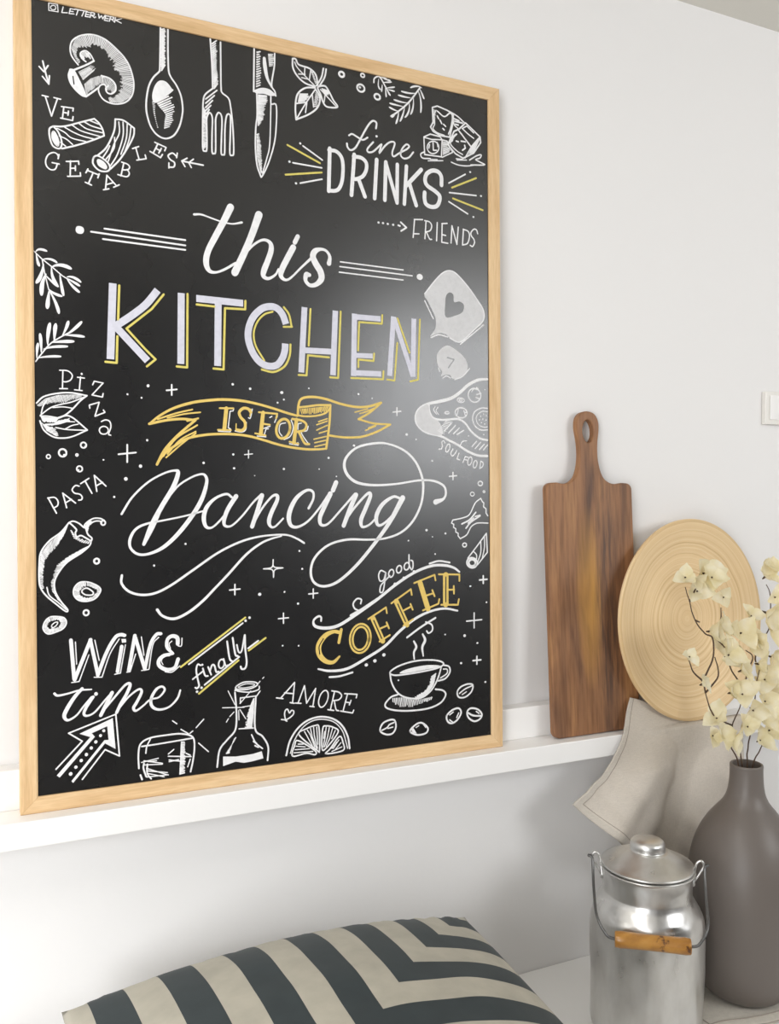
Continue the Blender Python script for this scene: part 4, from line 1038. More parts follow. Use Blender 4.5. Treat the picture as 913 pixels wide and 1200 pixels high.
["lettering","tiny thin script reading good",[["s","w",1,26,[5643,3170,5558,3204,5516,3128,5539,3034,5608,3047,5647,3161,5625,3000,5590,2852,5538,2854,5556,2956,5632,3030,5722,3114]],
["s","w",3,26,[5790,3138,5775,3109,5752,3090,5728,3088,5708,3102,5700,3130,5703,3163,5719,3192,5742,3211,5766,3213,5785,3199,5794,3171,5790,3138]],
["s","w",3,27,[5937,3202,5922,3173,5899,3156,5874,3154,5855,3168,5846,3195,5849,3226,5864,3254,5887,3272,5912,3274,5931,3260,5940,3233,5937,3202]],
["s","w",3,27,[6081,3247,6066,3218,6043,3201,6018,3199,5999,3213,5989,3240,5993,3271,6008,3300,6031,3317,6056,3319,6075,3305,6085,3279,6081,3247]],
["s","w",1,27,[6081,3453,6086,3279,6132,3199,6157,3261,6150,3340,6115,3357]]]],
["swash_lines_drawing","white curled lines above and below the yellow capitals",[["s","w",1,[31,34,37,37,50,56,56,56,53,53,50,50,50,44,37],[4491,2431,4492,2491,4444,2509,4363,2448,4388,2356,4555,2313,4782,2337,5080,2487,5486,2727,5832,2960,6185,3150,6508,3249,6762,3250,6946,3202,7057,3127]],
["s","w",1,29,[5188,2674,5199,2741,5122,2757,5055,2681,5081,2600,5164,2559]],
["s","w",0,38,[5007,2491,5215,2587,5493,2742]],
["s","w",1,34,[6472,3289,6653,3328,6866,3295]],
["s","w",1,[31,43,50,50,50,50,50,43,40,34],[4438,1662,4647,1614,4942,1626,5276,1767,5618,1942,5896,2173,6179,2360,6466,2470,6757,2508,7016,2455]],
["s","w",1,34,[4630,1516,4809,1515,5034,1557]],
["s","w",1,37,[6036,2060,6285,2210,6581,2358]],
["s","w",1,30,[6393,2299,6508,2244,6518,2148,6446,2105,6410,2145]],
["c","w",0,28,[5815,2970],25],
["c","w",0,28,[5983,3063],25],
["c","w",0,25,[6174,3166],22],
["c","w",0,30,[5282,1659],28],
["c","w",0,31,[5438,1714],28],
["c","w",0,31,[5603,1800],28]]],
["lettering","yellow inline serif capitals reading COFFEE",[["s","y",1,[63,63,88,101,101,82,63,38],[4798,2230,4700,2246,4554,2186,4450,2043,4462,1892,4567,1778,4697,1752,4805,1835]],
["s","y",0,54,[4797,2063,4841,2273]],
["s","k",1,19,[4528,2143,4456,2027,4465,1900]],
["s","y",3,90,[5337,2072,5299,1970,5228,1905,5144,1893,5069,1937,5024,2026,5020,2135,5058,2235,5128,2301,5212,2314,5287,2271,5333,2182,5337,2072]],
["s","k",3,19,[5337,2072,5299,1970,5228,1905,5144,1893,5069,1937,5024,2026,5020,2135,5058,2235,5128,2301,5212,2314,5287,2271,5333,2182,5337,2072]],
["s","y",0,97,[5406,2422,5584,2032]],
["s","y",0,32,[5321,2411,5646,2588,5663,2493]],
["s","y",0,33,[5517,2235,5672,2287]],
["s","y",0,33,[5655,2338,5699,2236]],
["s","y",0,33,[5522,2027,5715,2122]],
["s","k",0,23,[5422,2383,5564,2077]],
["s","y",0,99,[5837,2678,6037,2274]],
["s","y",0,33,[5747,2651,6112,2869,6129,2773]],
["s","y",0,33,[5951,2508,6110,2575]],
["s","y",0,33,[6103,2620,6145,2523]],
["s","y",0,33,[5967,2262,6151,2361]],
["s","k",0,23,[5865,2632,6009,2329]],
["s","y",0,101,[6290,2965,6438,2519]],
["s","y",0,33,[6176,2970,6568,3094,6586,3000]],
["s","y",0,34,[6367,2739,6533,2779]],
["s","y",0,34,[6523,2834,6566,2730]],
["s","y",0,34,[6341,2499,6641,2598,6656,2674]],
["s","k",0,24,[6311,2926,6420,2565]],
["s","y",0,117,[6787,3079,6784,2581]],
["s","y",0,34,[6652,3100,7057,3081,7056,2971]],
["s","y",0,34,[6796,2828,6951,2824]],
["s","y",0,35,[6944,2885,6947,2756]],
["s","y",0,34,[6696,2576,7024,2558,7043,2654]],
["s","k",0,24,[6790,3047,6784,2622]]]],
["cup_drawing",None,[["s","w",1,[35,45,40,25],[6164,1986,6209,1888,6163,1797,6170,1682]],
["s","w",1,[35,51,46,25],[6333,2094,6378,1990,6324,1875,6341,1724]],
["s","w",3,30,[5714,1503,5884,1594,6175,1649,6470,1646,6674,1606,6734,1548,6605,1494,6334,1462,6015,1442,5792,1445,5714,1503]],
["s","w",1,30,[5714,1480,5739,1337,5816,1189,5933,1084,6117,1023,6304,1019,6467,1104,6576,1237,6645,1375,6687,1504]],
["f","w",1,0,[5896,1464,5962,1510,6174,1547,6416,1562,6633,1540,6660,1509,6388,1488,6094,1463]],
["s","w",1,31,[6729,1537,6839,1503,6857,1405,6768,1304,6631,1275]],
["s","w",1,23,[6728,1469,6802,1458,6796,1386,6672,1320]],
["s","w",1,32,[5855,1115,5724,1081,5620,974,5671,899,5879,842,6169,816,6465,828,6683,902,6772,1026,6712,1104,6575,1136]],
["h","w",24,22,[5750,1066,5959,1058,6144,997,6331,997,6520,1015],[5750,1008,5866,914,6143,874,6330,926,6493,957]],
["h","w",26,23,[6591,1416,6543,1228,6439,1094,6277,1014],[6495,1364,6440,1214,6345,1115,6171,1037]],
["c","w",0,16,[5869,1353],14]]],
["coffee_bean_drawing",None,[["s","w",3,32,[5527,541,5566,653,5670,700,5787,694,5817,578,5759,479,5642,469,5527,541]],
["s","w",1,27,[5560,549,5656,585,5695,627,5778,653]],
["s","w",0,22,[5669,567,5760,580]]]],
["coffee_bean_drawing",None,[["s","w",3,33,[6087,465,6127,531,6234,591,6328,580,6422,486,6381,407,6220,395,6087,465]],
["h","w",6,20,[6114,497,6141,518],[6127,448,6220,402]],
["s","w",0,20,[6194,524,6247,549]],
["s","w",0,20,[6341,555,6381,503]]]],
["coffee_bean_drawing",None,[["s","w",3,34,[6792,662,6903,747,7028,763,7075,680,6999,567,6887,518,6805,564,6792,662]],
["s","w",0,23,[6847,668,6916,709]],
["s","w",0,23,[6985,605,7028,685]],
["s","w",0,23,[6846,583,6901,541]]]],
["coffee_bean_drawing",None,[["s","w",3,34,[7196,680,7267,738,7409,706,7494,611,7451,530,7337,505,7224,579,7196,680]],
["s","w",1,34,[7210,666,7323,605,7480,583]],
["s","w",0,24,[7380,672,7437,630]]]],
["coffee_bean_drawing",None,[["s","w",3,31,[7002,1052,7073,1131,7214,1167,7312,1140,7283,1026,7156,945,7030,957,7002,1052]],
["s","w",1,26,[7044,1019,7157,1086,7293,1128]],
["s","w",0,21,[7100,994,7184,1035]]]],
["farfalle_drawing",None,[["s","w",1,23,[6930,4026,7125,4060,7266,4120,7381,4315,7496,4400]],
["s","w",0,24,[7496,4400,7530,4339,7559,4319,7552,4252,7604,4215,7603,4141,7638,4092]],
["s","w",1,24,[7640,3963,7493,3970,7393,3959,7293,3899,7208,3767,7081,3703]],
["s","w",0,23,[6930,4026,6907,3973,6951,3953,6946,3900,6990,3875,6989,3819,7039,3794,7034,3753,7081,3699]],
["s","w",1,31,[7111,3956,7266,4027,7394,4155]],
["s","w",1,31,[7194,3881,7294,3985,7480,4093]],
["s","w",0,26,[7380,4082,7480,4105]],
["s","w",0,26,[7351,4058,7237,3969]]]],
["pasta_tube_drawing",None,[["s","w",0,26,[7227,3359,7405,3554,7607,3784,7625,3450,7425,3240]],
["s","w",3,29,[7405,3226,7367,3195,7314,3186,7260,3201,7221,3236,7206,3281,7219,3325,7257,3355,7310,3365,7363,3350,7403,3315,7418,3270,7405,3226]],
["s","w",3,42,[7371,3244,7346,3223,7311,3217,7277,3226,7253,3248,7244,3278,7253,3307,7278,3327,7312,3334,7346,3325,7371,3303,7380,3273,7371,3244]],
["s","w",1,24,[7347,3470,7404,3407,7397,3309]],
["s","w",1,24,[7491,3651,7490,3454,7426,3284]],
["s","w",1,24,[7563,3735,7565,3538,7518,3342]]]],
["bubble_drawing",None,[["c","w",18,40,[7325,4474],34]]],
["bubble_drawing",None,[["c","w",16,20,[7563,4516],17]]],
["bubble_drawing",None,[["c","w",24,39,[7164,3590],34]]],
["bubble_drawing",None,[["c","w",21,46,[7489,4660],39]]],
["star_drawing",None,[["s","w",0,25,[2136,6103,2135,5948]],
["s","w",0,25,[2059,6014,2212,6037]]]],
["star_drawing",None,[["s","w",0,26,[1485,5192,1483,4938]],
["s","w",0,26,[1361,5050,1608,5080]]]],
["star_drawing",None,[["s","w",0,18,[3309,5150,3308,5028]],
["s","w",0,18,[3246,5082,3372,5096]]]],
["star_drawing",None,[["s","w",0,25,[3078,3082,3076,2923]],
["s","w",0,25,[2996,2998,3158,3007]]]],
["star_drawing",None,[["s","w",0,24,[4361,2952,4360,2807]],
["s","w",0,24,[4283,2876,4438,2883]]]],
["star_drawing",None,[["s","w",0,32,[7539,3039,7538,2906]],
["s","w",0,32,[7461,2969,7616,2976]]]],
["star_drawing",None,[["s","w",0,26,[6941,4848,6940,4722]],
["s","w",0,26,[6868,4778,7013,4792]]]],
["star_drawing",None,[["s","w",0,22,[5872,5917,5871,5786]],
["s","w",0,22,[5798,5842,5945,5861]]]],
["star_drawing",None,[["s","w",0,23,[3858,2594,3857,2435]],
["s","w",0,23,[3774,2511,3941,2517]]]],
["star_drawing",None,[["s","w",0,26,[7349,2399,7347,2135]],
["s","w",0,26,[7195,2263,7502,2271]]]],
["star_drawing",None,[["s","w",0,32,[7400,1635,7399,1498]],
["s","w",0,32,[7320,1566,7480,1567]]]],
["star_drawing",None,[["s","w",1,20,[3695,3444,3707,3331,3856,3309]],
["s","w",1,20,[3856,3309,3721,3282,3699,3163]],
["s","w",1,20,[3699,3163,3680,3283,3536,3305]],
["s","w",1,20,[3536,3305,3674,3326,3695,3444]]]],
["dot_drawing",None,[["c","w",0,20,[1791,6070],21]]],
["dot_drawing",None,[["c","w",0,20,[3066,6159],19]]],
["dot_drawing",None,[["c","w",0,20,[3343,6105],20]]],
["dot_drawing",None,[["c","w",0,16,[1771,5265],17]]],
["dot_drawing",None,[["c","w",0,19,[2607,4944],19]]],
["dot_drawing",None,[["c","w",0,18,[3067,5082],17]]],
["dot_drawing",None,[["c","w",0,18,[3078,4869],17]]],
["dot_drawing",None,[["c","w",0,11,[3405,4758],11]]],
["dot_drawing",None,[["c","w",0,20,[1789,6067],21]]],
["dot_drawing",None,[["c","w",0,14,[1494,5929],14]]],
["dot_drawing",None,[["c","w",0,14,[1694,5887],14]]],
["dot_drawing",None,[["c","w",0,24,[1672,4881],25]]],
["dot_drawing",None,[["c","w",0,12,[1149,4965],12]]],
["dot_drawing",None,[["c","w",0,26,[1461,4693],27]]],
["dot_drawing",None,[["c","w",0,16,[1295,4429],16]]],
["dot_drawing",None,[["c","w",0,16,[2324,3723],16]]],
["dot_drawing",None,[["c","w",0,16,[1857,3413],16]]],
["dot_drawing",None,[["c","w",0,26,[3473,2910],25]]],
["dot_drawing",None,[["c","w",0,26,[3855,6071],24]]],
["dot_drawing",None,[["c","w",0,16,[3889,5963],15]]],
["dot_drawing",None,[["c","w",0,16,[3785,5909],15]]],
["dot_drawing",None,[["c","w",0,14,[4309,6161],13]]],
["dot_drawing",None,[["c","w",0,18,[5172,6112],16]]],
["dot_drawing",None,[["c","w",0,13,[5419,6054],12]]],
["dot_drawing",None,[["c","w",0,20,[5086,5267],18]]],
["dot_drawing",None,[["c","w",0,19,[4640,5057],18]]],
["dot_drawing",None,[["c","w",0,19,[3881,4868],18]]],
["dot_drawing",None,[["c","w",0,12,[4476,4874],11]]],
["dot_drawing",None,[["c","w",0,12,[4774,4759],11]]],
["dot_drawing",None,[["c","w",0,17,[4132,3568],16]]],
["dot_drawing",None,[["c","w",0,17,[4175,3282],16]]],
["dot_drawing",None,[["c","w",0,14,[3877,2926],13]]],
["dot_drawing",None,[["c","w",0,24,[6419,3860],21]]],
["dot_drawing",None,[["c","w",0,20,[6786,3797],18]]],
["dot_drawing",None,[["c","w",0,12,[6533,3745],11]]],
["dot_drawing",None,[["c","w",0,16,[6073,3689],14]]],
["dot_drawing",None,[["c","w",0,16,[6583,3449],14]]],
["dot_drawing",None,[["c","w",0,16,[6534,5040],14]]],
["dot_drawing",None,[["c","w",0,24,[6052,5475],21]]],
["dot_drawing",None,[["c","w",0,13,[6229,5397],12]]],
["dot_drawing",None,[["c","w",0,16,[6539,5039],14]]],
["dot_drawing",None,[["c","w",0,28,[7154,2014],24]]],
["dot_drawing",None,[["c","w",0,17,[6768,2059],14]]],
["dot_drawing",None,[["c","w",0,20,[7411,1868],17]]],
["dot_drawing",None,[["c","w",0,22,[7081,1542],19]]],
["dot_drawing",None,[["c","w",0,20,[7570,1171],17]]],
["dot_drawing",None,[["c","w",0,23,[3467,2910],22]]],
["dot_drawing",None,[["c","w",0,19,[4102,2732],18]]],
["dot_drawing",None,[["c","w",0,14,[3879,2930],13]]],
["dot_drawing",None,[["c","w",0,14,[3841,2082],13]]],
["dot_drawing",None,[["c","w",0,14,[4107,2062],13]]],
["dot_drawing",None,[["c","w",0,17,[7278,2868],15]]],
["dot_drawing",None,[["c","w",0,17,[7602,2572],15]]],
["dot_drawing",None,[["c","w",0,17,[7272,2868],15]]]]
_layer = [0]
X0, X1, V0, V1 = FW+0.0003, BW-FW-0.0003, FW+0.0003, BH-FW-0.0003
def draw(group):
    name, label, strokes = group
    bm = bmesh.new(); order = []
    for s in strokes:
        if s[1] not in order: order.append(s[1])
    def put(pts2, faces, c):
        _layer[0] += 1; y = REC - 0.00012 - (_layer[0] % 60)*2.5e-6
        vs = [bm.verts.new((min(max(p[0], X0), X1), y, min(max(p[1], V0), V1))) for p in pts2]
        for f in faces:
            try: fc = bm.faces.new([vs[i] for i in f]); fc.material_index = order.index(c)
            except ValueError: pass
    def ribbon(P, W, c, caps=True):
        n_ = len(P); L_ = []; pts2 = []; faces = []
        for i in range(n_):
            d = P[min(i+1, n_-1)] - P[max(i-1, 0)]
            if d.length < 1e-9: d = Vector((1e-6, 0))
            d.normalize(); nr = Vector((-d.y, d.x))
            a, b = P[max(i-1, 0)], P[min(i+1, n_-1)]
            d1 = (P[i]-a); d2 = (b-P[i]); k = 1.0
            if d1.length > 1e-9 and d2.length > 1e-9:
                cc = max(-1, min(1, d1.normalized().dot(d2.normalized()))); k = min(1/max(math.sqrt((1+cc)/2), 0.3), 1.6)
            pts2 += [P[i]+nr*W[i]/2*k, P[i]-nr*W[i]/2*k]
        for i in range(n_-1): faces.append((2*i, 2*i+1, 2*i+3, 2*i+2))
        if caps:
            for e, sgn in ((0, -1), (n_-1, 1)):
                d = (P[1]-P[0] if e == 0 else P[-1]-P[-2])
                if d.length < 1e-9: continue
                d.normalize(); nr = Vector((-d.y, d.x)); base = len(pts2)
                for j in range(1, 5):
                    a = PI*j/5; pts2.append(P[e] + (nr*math.cos(a) + d*sgn*math.sin(a))*W[e]/2)
                seq = [2*e] + list(range(base, base+4)) + [2*e+1]
                faces.append(tuple(seq))
        put(pts2, faces, c)
    for s in strokes:
        kind, c = s[0], s[1]
        if kind == 's':
            flat = s[4]; P = [Vector((flat[i]*1e-4, flat[i+1]*1e-4)) for i in range(0, len(flat), 2)]
            Wd = s[3] if isinstance(s[3], list) else [s[3]]*len(P); Wd = [x*0.92e-4 for x in Wd]
            if s[2] & 1 and len(P) > 2:
                closed = bool(s[2] & 2); P3 = [Vector((p.x, p.y, q_)) for p, q_ in zip(P, Wd)]
                if closed: P3 = P3[:-1]
                S_ = catmull(P3, 5, closed)
                if closed: S_.append(S_[0])
                P = [Vector((q_.x, q_.y)) for q_ in S_]; Wd = [max(q_.z, 0.0003) for q_ in S_]
            elif len(P) > 2:      # hard corners: one ribbon per leg
                for a in range(len(P)-1): ribbon([P[a], P[a+1]], [Wd[a], Wd[a+1]], c)
                continue
            ribbon(P, Wd, c, caps=c != 's')
        elif kind == 'f':
            flat = s[4]; P = [Vector((flat[i]*1e-4, flat[i+1]*1e-4, 0)) for i in range(0, len(flat), 2)]
            if s[2]: P = catmull(P, 4, True)
            put(P, [tuple(t_) for t_ in tessellate_polygon([P])], c)
        elif kind == 'h':
            def at(flat, t_):
                Q = [Vector((flat[i]*1e-4, flat[i+1]*1e-4)) for i in range(0, len(flat), 2)]
                ls = [(Q[i+1]-Q[i]).length for i in range(len(Q)-1)]; tot = sum(ls)*t_
                for i, L2 in enumerate(ls):
                    if tot <= L2 or i == len(ls)-1: return Q[i] + (Q[i+1]-Q[i])*(tot/max(L2, 1e-9))
                    tot -= L2
            for k in range(s[2]):
                t_ = (k+0.5)/s[2]; a = at(s[4], t_); b = at(s[5], t_)
                b = a + (b-a)*random.uniform(0.78, 1.08); wd = s[3]*1e-4*random.uniform(0.75, 1.15)
                ribbon([a, b], [wd, wd*0.7], c, caps=False)
        elif kind == 'c':
            cx, cy = s[4][0]*1e-4, s[4][1]*1e-4; rx, ry = s[3]*1e-4, s[5]*1e-4
            ring = [Vector((cx+rx*math.cos(2*PI*k/16), cy+ry*math.sin(2*PI*k/16))) for k in range(17)]
            if s[2]: ribbon(ring, [s[2]*1e-4]*17, c, caps=False)
            else: put(ring[:16], [tuple(range(16))], c)
    bmesh.ops.triangulate(bm, faces=[f for f in bm.faces if len(f.verts) > 4])
    bm.normal_update()
    for f in bm.faces:
        if f.normal.y > 0: f.normal_flip()
    o = obj(name, bm, None, panel, mats=[M[c] for c in order])
    if label: o['label'] = label
for grp in CHALK: draw(grp)

# ------------------------------------------------------------------ cutting board
def cutting_board():
    hw, top, sh = 0.100, 0.603, 0.468
    R = [(0.012, 0), (hw-0.012, 0)]
    def arc(cx, cy, r_, a0, a1, k=6): return [(cx+r_*math.cos(math.radians(a0+(a1-a0)*i/k)), cy+r_*math.sin(math.radians(a0+(a1-a0)*i/k))) for i in range(k+1)]
    flare = catmull([(0.076, sh+0.0005, 0), (0.060, sh-0.0015, 0), (0.046, sh+0.001, 0), (0.034, sh+0.009, 0), (0.0268, sh+0.022, 0), (0.0222, sh+0.040, 0), (0.0208, sh+0.058, 0), (0.0220, sh+0.078, 0), (0.0252, sh+0.097, 0), (0.0260, sh+0.110, 0), (0.0235, sh+0.122, 0), (0.0170, sh+0.1308, 0), (0.0085, sh+0.1348, 0), (0, sh+0.136, 0)], 5)
    half = [(0.0, 0.0)] + arc(hw-0.014, 0.014, 0.014, -90, 0) + arc(hw-0.013, sh-0.013, 0.013, 0, 84) + [(p_.x, p_.y) for p_ in flare]
    loop = half[1:] + [(-x, y) for x, y in half[::-1][1:]][:-1]
    cu = bpy.data.curves.new('cutting_board_outline', 'CURVE'); cu.dimensions = '2D'; cu.fill_mode = 'BOTH'
    def spl(pts):
        s = cu.splines.new('POLY'); s.points.add(len(pts)-1); s.use_cyclic_u = True
        for p_, q_ in zip(s.points, pts): p_.co = (q_[0], q_[1], 0, 1)
    spl(loop)
    spl([(0.0125*math.cos(a*2*PI/24), sh+0.098+0.0215*math.sin(a*2*PI/24)) for a in range(24)])
    cu.extrude = 0.0045; cu.bevel_depth = 0.0022; cu.bevel_resolution = 2; cu.offset = -0.0022
    tmp = bpy.data.objects.new('tmp', cu); COL.objects.link(tmp)
    dg = bpy.context.evaluated_depsgraph_get(); me = bpy.data.meshes.new_from_object(tmp.evaluated_get(dg))
    bpy.data.objects.remove(tmp)
    me.transform(Matrix.Rotation(PI/2, 4, 'X'))      # stands up: x, z plane, thickness along y
    me.name = 'cutting_board'; me.materials.clear(); me.materials.append(M['acacia'])
    o = bpy.data.objects.new('cutting_board', me); COL.objects.link(o)
    return o
cb = cutting_board(); cb.location = (0.9965, -0.0560, ZL+0.0010); cb.rotation_euler = (-math.asin(0.044/0.603), 0, 0)
tag(cb, 'dark acacia wood cutting board with a holed handle leaning on the ledge', 'cutting board')

# ------------------------------------------------------------------ bamboo plate
bm = bmesh.new()
prof = [(0.0, 0.000), (0.012, 0.0008), (0.05, -0.0005), (0.10, 0.0015), (0.135, 0.0050), (0.160, 0.0115), (0.180, 0.0165), (0.1925, 0.0185), (0.1950, 0.0168), (0.1950, 0.0128), (0.1925, 0.0108), (0.178, 0.0065), (0.155, -0.0005), (0.12, -0.0065), (0.06, -0.0085), (0.0005, -0.0085)]
prof2 = []
for i in range(len(prof)-1):
    for k in range(4):
        t_ = k/4; prof2.append((prof[i][0]+(prof[i+1][0]-prof[i][0])*t_, prof[i][1]+(prof[i+1][1]-prof[i][1])*t_))
prof2.append(prof[-1]); prof2[0] = (0.0003, 0)
lathe(bm, prof2, 128)
bmesh.ops.recalc_face_normals(bm, faces=bm.faces)
plate = obj('bamboo_plate', bm, M['bamboo'], smooth=True)
plate.rotation_euler = (math.radians(90-4.0), 0, math.radians(4.0))
plate.location = (1.2255, -0.047, 1.1050); plate.scale = (1.015, 1.015, 1.0)
tag(plate, 'round spun bamboo plate leaning behind the dried flowers', 'plate')

# ------------------------------------------------------------------ linen napkin draped over the ledge
def interp(P, t_):
    S_ = catmull(P, 12); f = t_*(len(S_)-1); i = min(int(f), len(S_)-2); return S_[i].lerp(S_[i+1], f-i)
NL = [(1.066, -0.068, 0.968), (1.054, -0.073, 0.946), (1.027, -0.090, 0.896), (0.986, -0.097, 0.851), (0.946, -0.100, 0.825), (0.911, -0.102, 0.797)]
NB = [(0.911, -0.102, 0.797), (0.955, -0.104, 0.756), (1.010, -0.108, 0.710), (1.095, -0.105, 0.625), (1.18, -0.085, 0.555)]
NT = [(1.066, -0.068, 0.968), (1.10, -0.067, 0.957), (1.15, -0.067, 0.932), (1.23, -0.072, 0.9085), (1.34, -0.076, 0.9085)]
NR = [(1.34, -0.076, 0.9085), (1.335, -0.089, 0.82), (1.28, -0.080, 0.68), (1.18, -0.085, 0.555)]
def napkin():
    n_ = 70; bm = bmesh.new(); V = []
    for j in range(n_+1):
        v = j/n_; row = []
        for i in range(n_+1):
            u = i/n_
            a = interp(NL, v)*(1-u) + interp(NR, v)*u; b = interp(NT, u)*(1-v) + interp(NB, u)*v
            c_ = (Vector(NT[0])*(1-u)*(1-v) + Vector(NT[-1])*u*(1-v) + Vector(NB[0])*(1-u)*v + Vector(NB[-1])*u*v)
            p_ = a + b - c_
            env = math.sin(PI*min(1, v*1.4))*math.sin(PI*u) if v*1.4 < 1 else math.sin(PI*u)
            below = max(0.0, min(1.0, (0.90-p_.z)/0.06))
            fold = math.exp(-((u-0.36)/0.17)**2)*0.032 - math.exp(-((u-0.62-0.10*v)/0.075)**2)*0.020
            p_.y -= below*fold*(0.35+0.65*min(1, v*2))
            q_ = Vector((p_.x*9+3, p_.z*9, 0.0)); q2 = Vector(((p_.x+p_.z*0.8)*26, (p_.z-p_.x)*7, 4.0))
            p_.y -= below*(0.006*noise.noise(q_) + 0.006*noise.noise(q2))
            p_.y = min(p_.y, -0.0855) if p_.z < 0.9055 else p_.y
            row.append(bm.verts.new(p_))
        V.append(row)
    for j in range(n_):
        for i in range(n_):
            f = bm.faces.new((V[j][i], V[j+1][i], V[j+1][i+1], V[j][i+1]))
            f.material_index = 1 if i < 4 or j > n_-4 else 0
    bmesh.ops.recalc_face_normals(bm, faces=bm.faces)
    pts_seam = [V[j][4].co.copy() for j in range(0, n_-3)] + [V[n_-4][i].co.copy() for i in range(5, n_-3)]
    root = thing('linen_napkin', 'beige linen napkin hanging over the ledge below the bamboo plate', 'napkin', (1.1, -0.09, ZL))
    off = Vector((1.1, -0.09, ZL))
    for v in bm.verts: v.co -= off
    if sum(f.normal.y for f in bm.faces) > 0: bmesh.ops.reverse_faces(bm, faces=bm.faces)
    o = obj('cloth', bm, None, root, True, [M['linen'], M['linen_hem']])
    s = o.modifiers.new('thick', 'SOLIDIFY'); s.thickness = 0.0028; s.offset = 0.0
    bm = bmesh.new()
    tube(bm, [p_ - off + Vector((0, -0.0013, 0)) for p_ in pts_seam], 0.0009, 5)
    so = obj('hem_stitching', bm, M['thread'], root); so['label'] = 'grey stitched hem line'
napkin()

# ------------------------------------------------------------------ folded linen cloth under the vase
def runner():
    bm = bmesh.new(); nu, nv = 50, 40; V = []
    for j in range(nv+1):
        row = []
        for i in range(nu+1):
            u, v = i/nu, j/nv
            x = 1.06 + u*0.40 + 0.012*math.sin(v*5) ; y = -0.035 - v*(0.30-0.035) - 0.02*math.sin(u*3.1) + 0.010*noise.noise(Vector((u*5, 0, 3)))
            z = 0.4535 + 0.0032*(0.5+0.5*math.sin(u*9+v*14)) * (1 if v > 0.9 or u < 0.08 else 0.15)
            row.append(bm.verts.new((x, y, z)))
        V.append(row)
    for j in range(nv):
        for i in range(nu): bm.faces.new((V[j][i], V[j+1][i], V[j+1][i+1], V[j][i+1]))
    seams = [[V[nv-3][i].co.copy() for i in range(nu+1)], [V[nv][i].co.copy() for i in range(nu+1)], [V[j][2].co.copy() for j in range(nv-2)]]
    bm.normal_update()
    if sum(f.normal.z for f in bm.faces) < 0: bmesh.ops.reverse_faces(bm, faces=bm.faces)
    root = thing('table_linen', 'pale linen cloth spread flat on the bench under the vase', 'cloth', (0, 0, 0))
    o = obj('cloth', bm, M['linen_pale'], root, True); s = o.modifiers.new('thick', 'SOLIDIFY'); s.thickness = 0.003; s.offset = 0
    for q_ in seams:
        bm = bmesh.new(); tube(bm, [p_ + Vector((0, 0, 0.0016)) for p_ in q_], 0.0011, 5)
        so = obj('hem_stitching', bm, M['thread'], root); so['label'] = 'brown stitched hem line'
runner()

# ------------------------------------------------------------------ vase
VX, VY, VZ = 1.1992, -0.225, 0.4585
bm = bmesh.new()
outer = [(0.058, 0.0), (0.065, 0.0025), (0.075, 0.013), (0.0845, 0.032), (0.0920, 0.058), (0.0968, 0.090), (0.0990, 0.126), (0.0995, 0.160), (0.0988, 0.198), (0.0960, 0.229), (0.0900, 0.258), (0.0795, 0.286), (0.0655, 0.310), (0.0515, 0.328), (0.0400, 0.342), (0.0330, 0.357), (0.0298, 0.374), (0.0286, 0.391), (0.0283, 0.403), (0.0286, 0.408), (0.0276, 0.411), (0.0258, 0.411), (0.0247, 0.409)]
inner = [(0.0242, 0.395), (0.0247, 0.37), (0.034, 0.335), (0.058, 0.305), (0.058, 0.28)]
P_ = [(p_.x, p_.y) for p_ in catmull([(r_, z, 0) for r_, z in outer + inner], 3)]
lathe(bm, P_, 96, cap_bottom=True)
vase = obj('vase', bm, M['vase'], smooth=True); vase.location = (VX, VY, VZ)
tag(vase, 'matte grey brown bottle vase holding dried cream flowers', 'vase')

# ------------------------------------------------------------------ milk can
CX_, CY_, CZ_ = 0.9765, -0.22, 0.45
can = thing('milk_can', 'old aluminium milk can with lid and wooden handle grip beside the vase', 'milk can', (CX_, CY_, CZ_))
RB = 0.0925
def dents(a, z, r_):
    if z > 0.205: return 0.0007*noise.noise(Vector((math.cos(a)*2, math.sin(a)*2, z*12)))
    return 0.0034*noise.noise(Vector((math.cos(a)*1.9+5, math.sin(a)*1.9, z*8))) + 0.0009*math.cos(9*a+z*4) + 0.0012*noise.noise(Vector((math.cos(a)*5, math.sin(a)*5+9, z*26)))
body = [(RB-0.006, 0.0), (RB-0.001, 0.004), (RB, 0.012), (RB, 0.05), (RB, 0.10), (RB, 0.15), (RB, 0.175), (RB-0.0006, 0.190), (RB-0.004, 0.203), (RB-0.010, 0.214), (RB-0.0155, 0.2225), (RB-0.0180, 0.229), (RB-0.0188, 0.234), (RB-0.0188, 0.25), (RB-0.0188, 0.2665), (RB-0.0165, 0.268), (RB-0.0140, 0.2695), (RB-0.0140, 0.2720), (RB-0.018, 0.2728)]
bm = bmesh.new(); lathe(bm, [(p_.x, p_.y) for p_ in catmull([(a, b, 0) for a, b in body], 4)], 96, cap_bottom=True, wob=dents)
obj('body', bm, M['alu'], can, True)
RL = 0.0765
lid = [(RL-0.002, 0.2735), (RL, 0.2745), (RL+0.0008, 0.2765), (RL-0.001, 0.2785), (RL-0.006, 0.2805), (RL-0.020, 0.2875), (RL-0.034, 0.2945), (0.034, 0.2990), (0.0300, 0.3000), (0.0285, 0.3022), (0.0290, 0.3065), (0.0285, 0.3120), (0.0255, 0.3165), (0.018, 0.3195), (0.008, 0.3207), (0.0004, 0.321)]
bm = bmesh.new(); lathe(bm, [(p_.x, p_.y) for p_ in catmull([(a, b, 0) for a, b in lid], 3)], 96, cap_bottom=True)
obj('lid', bm, M['alu'], can, True)
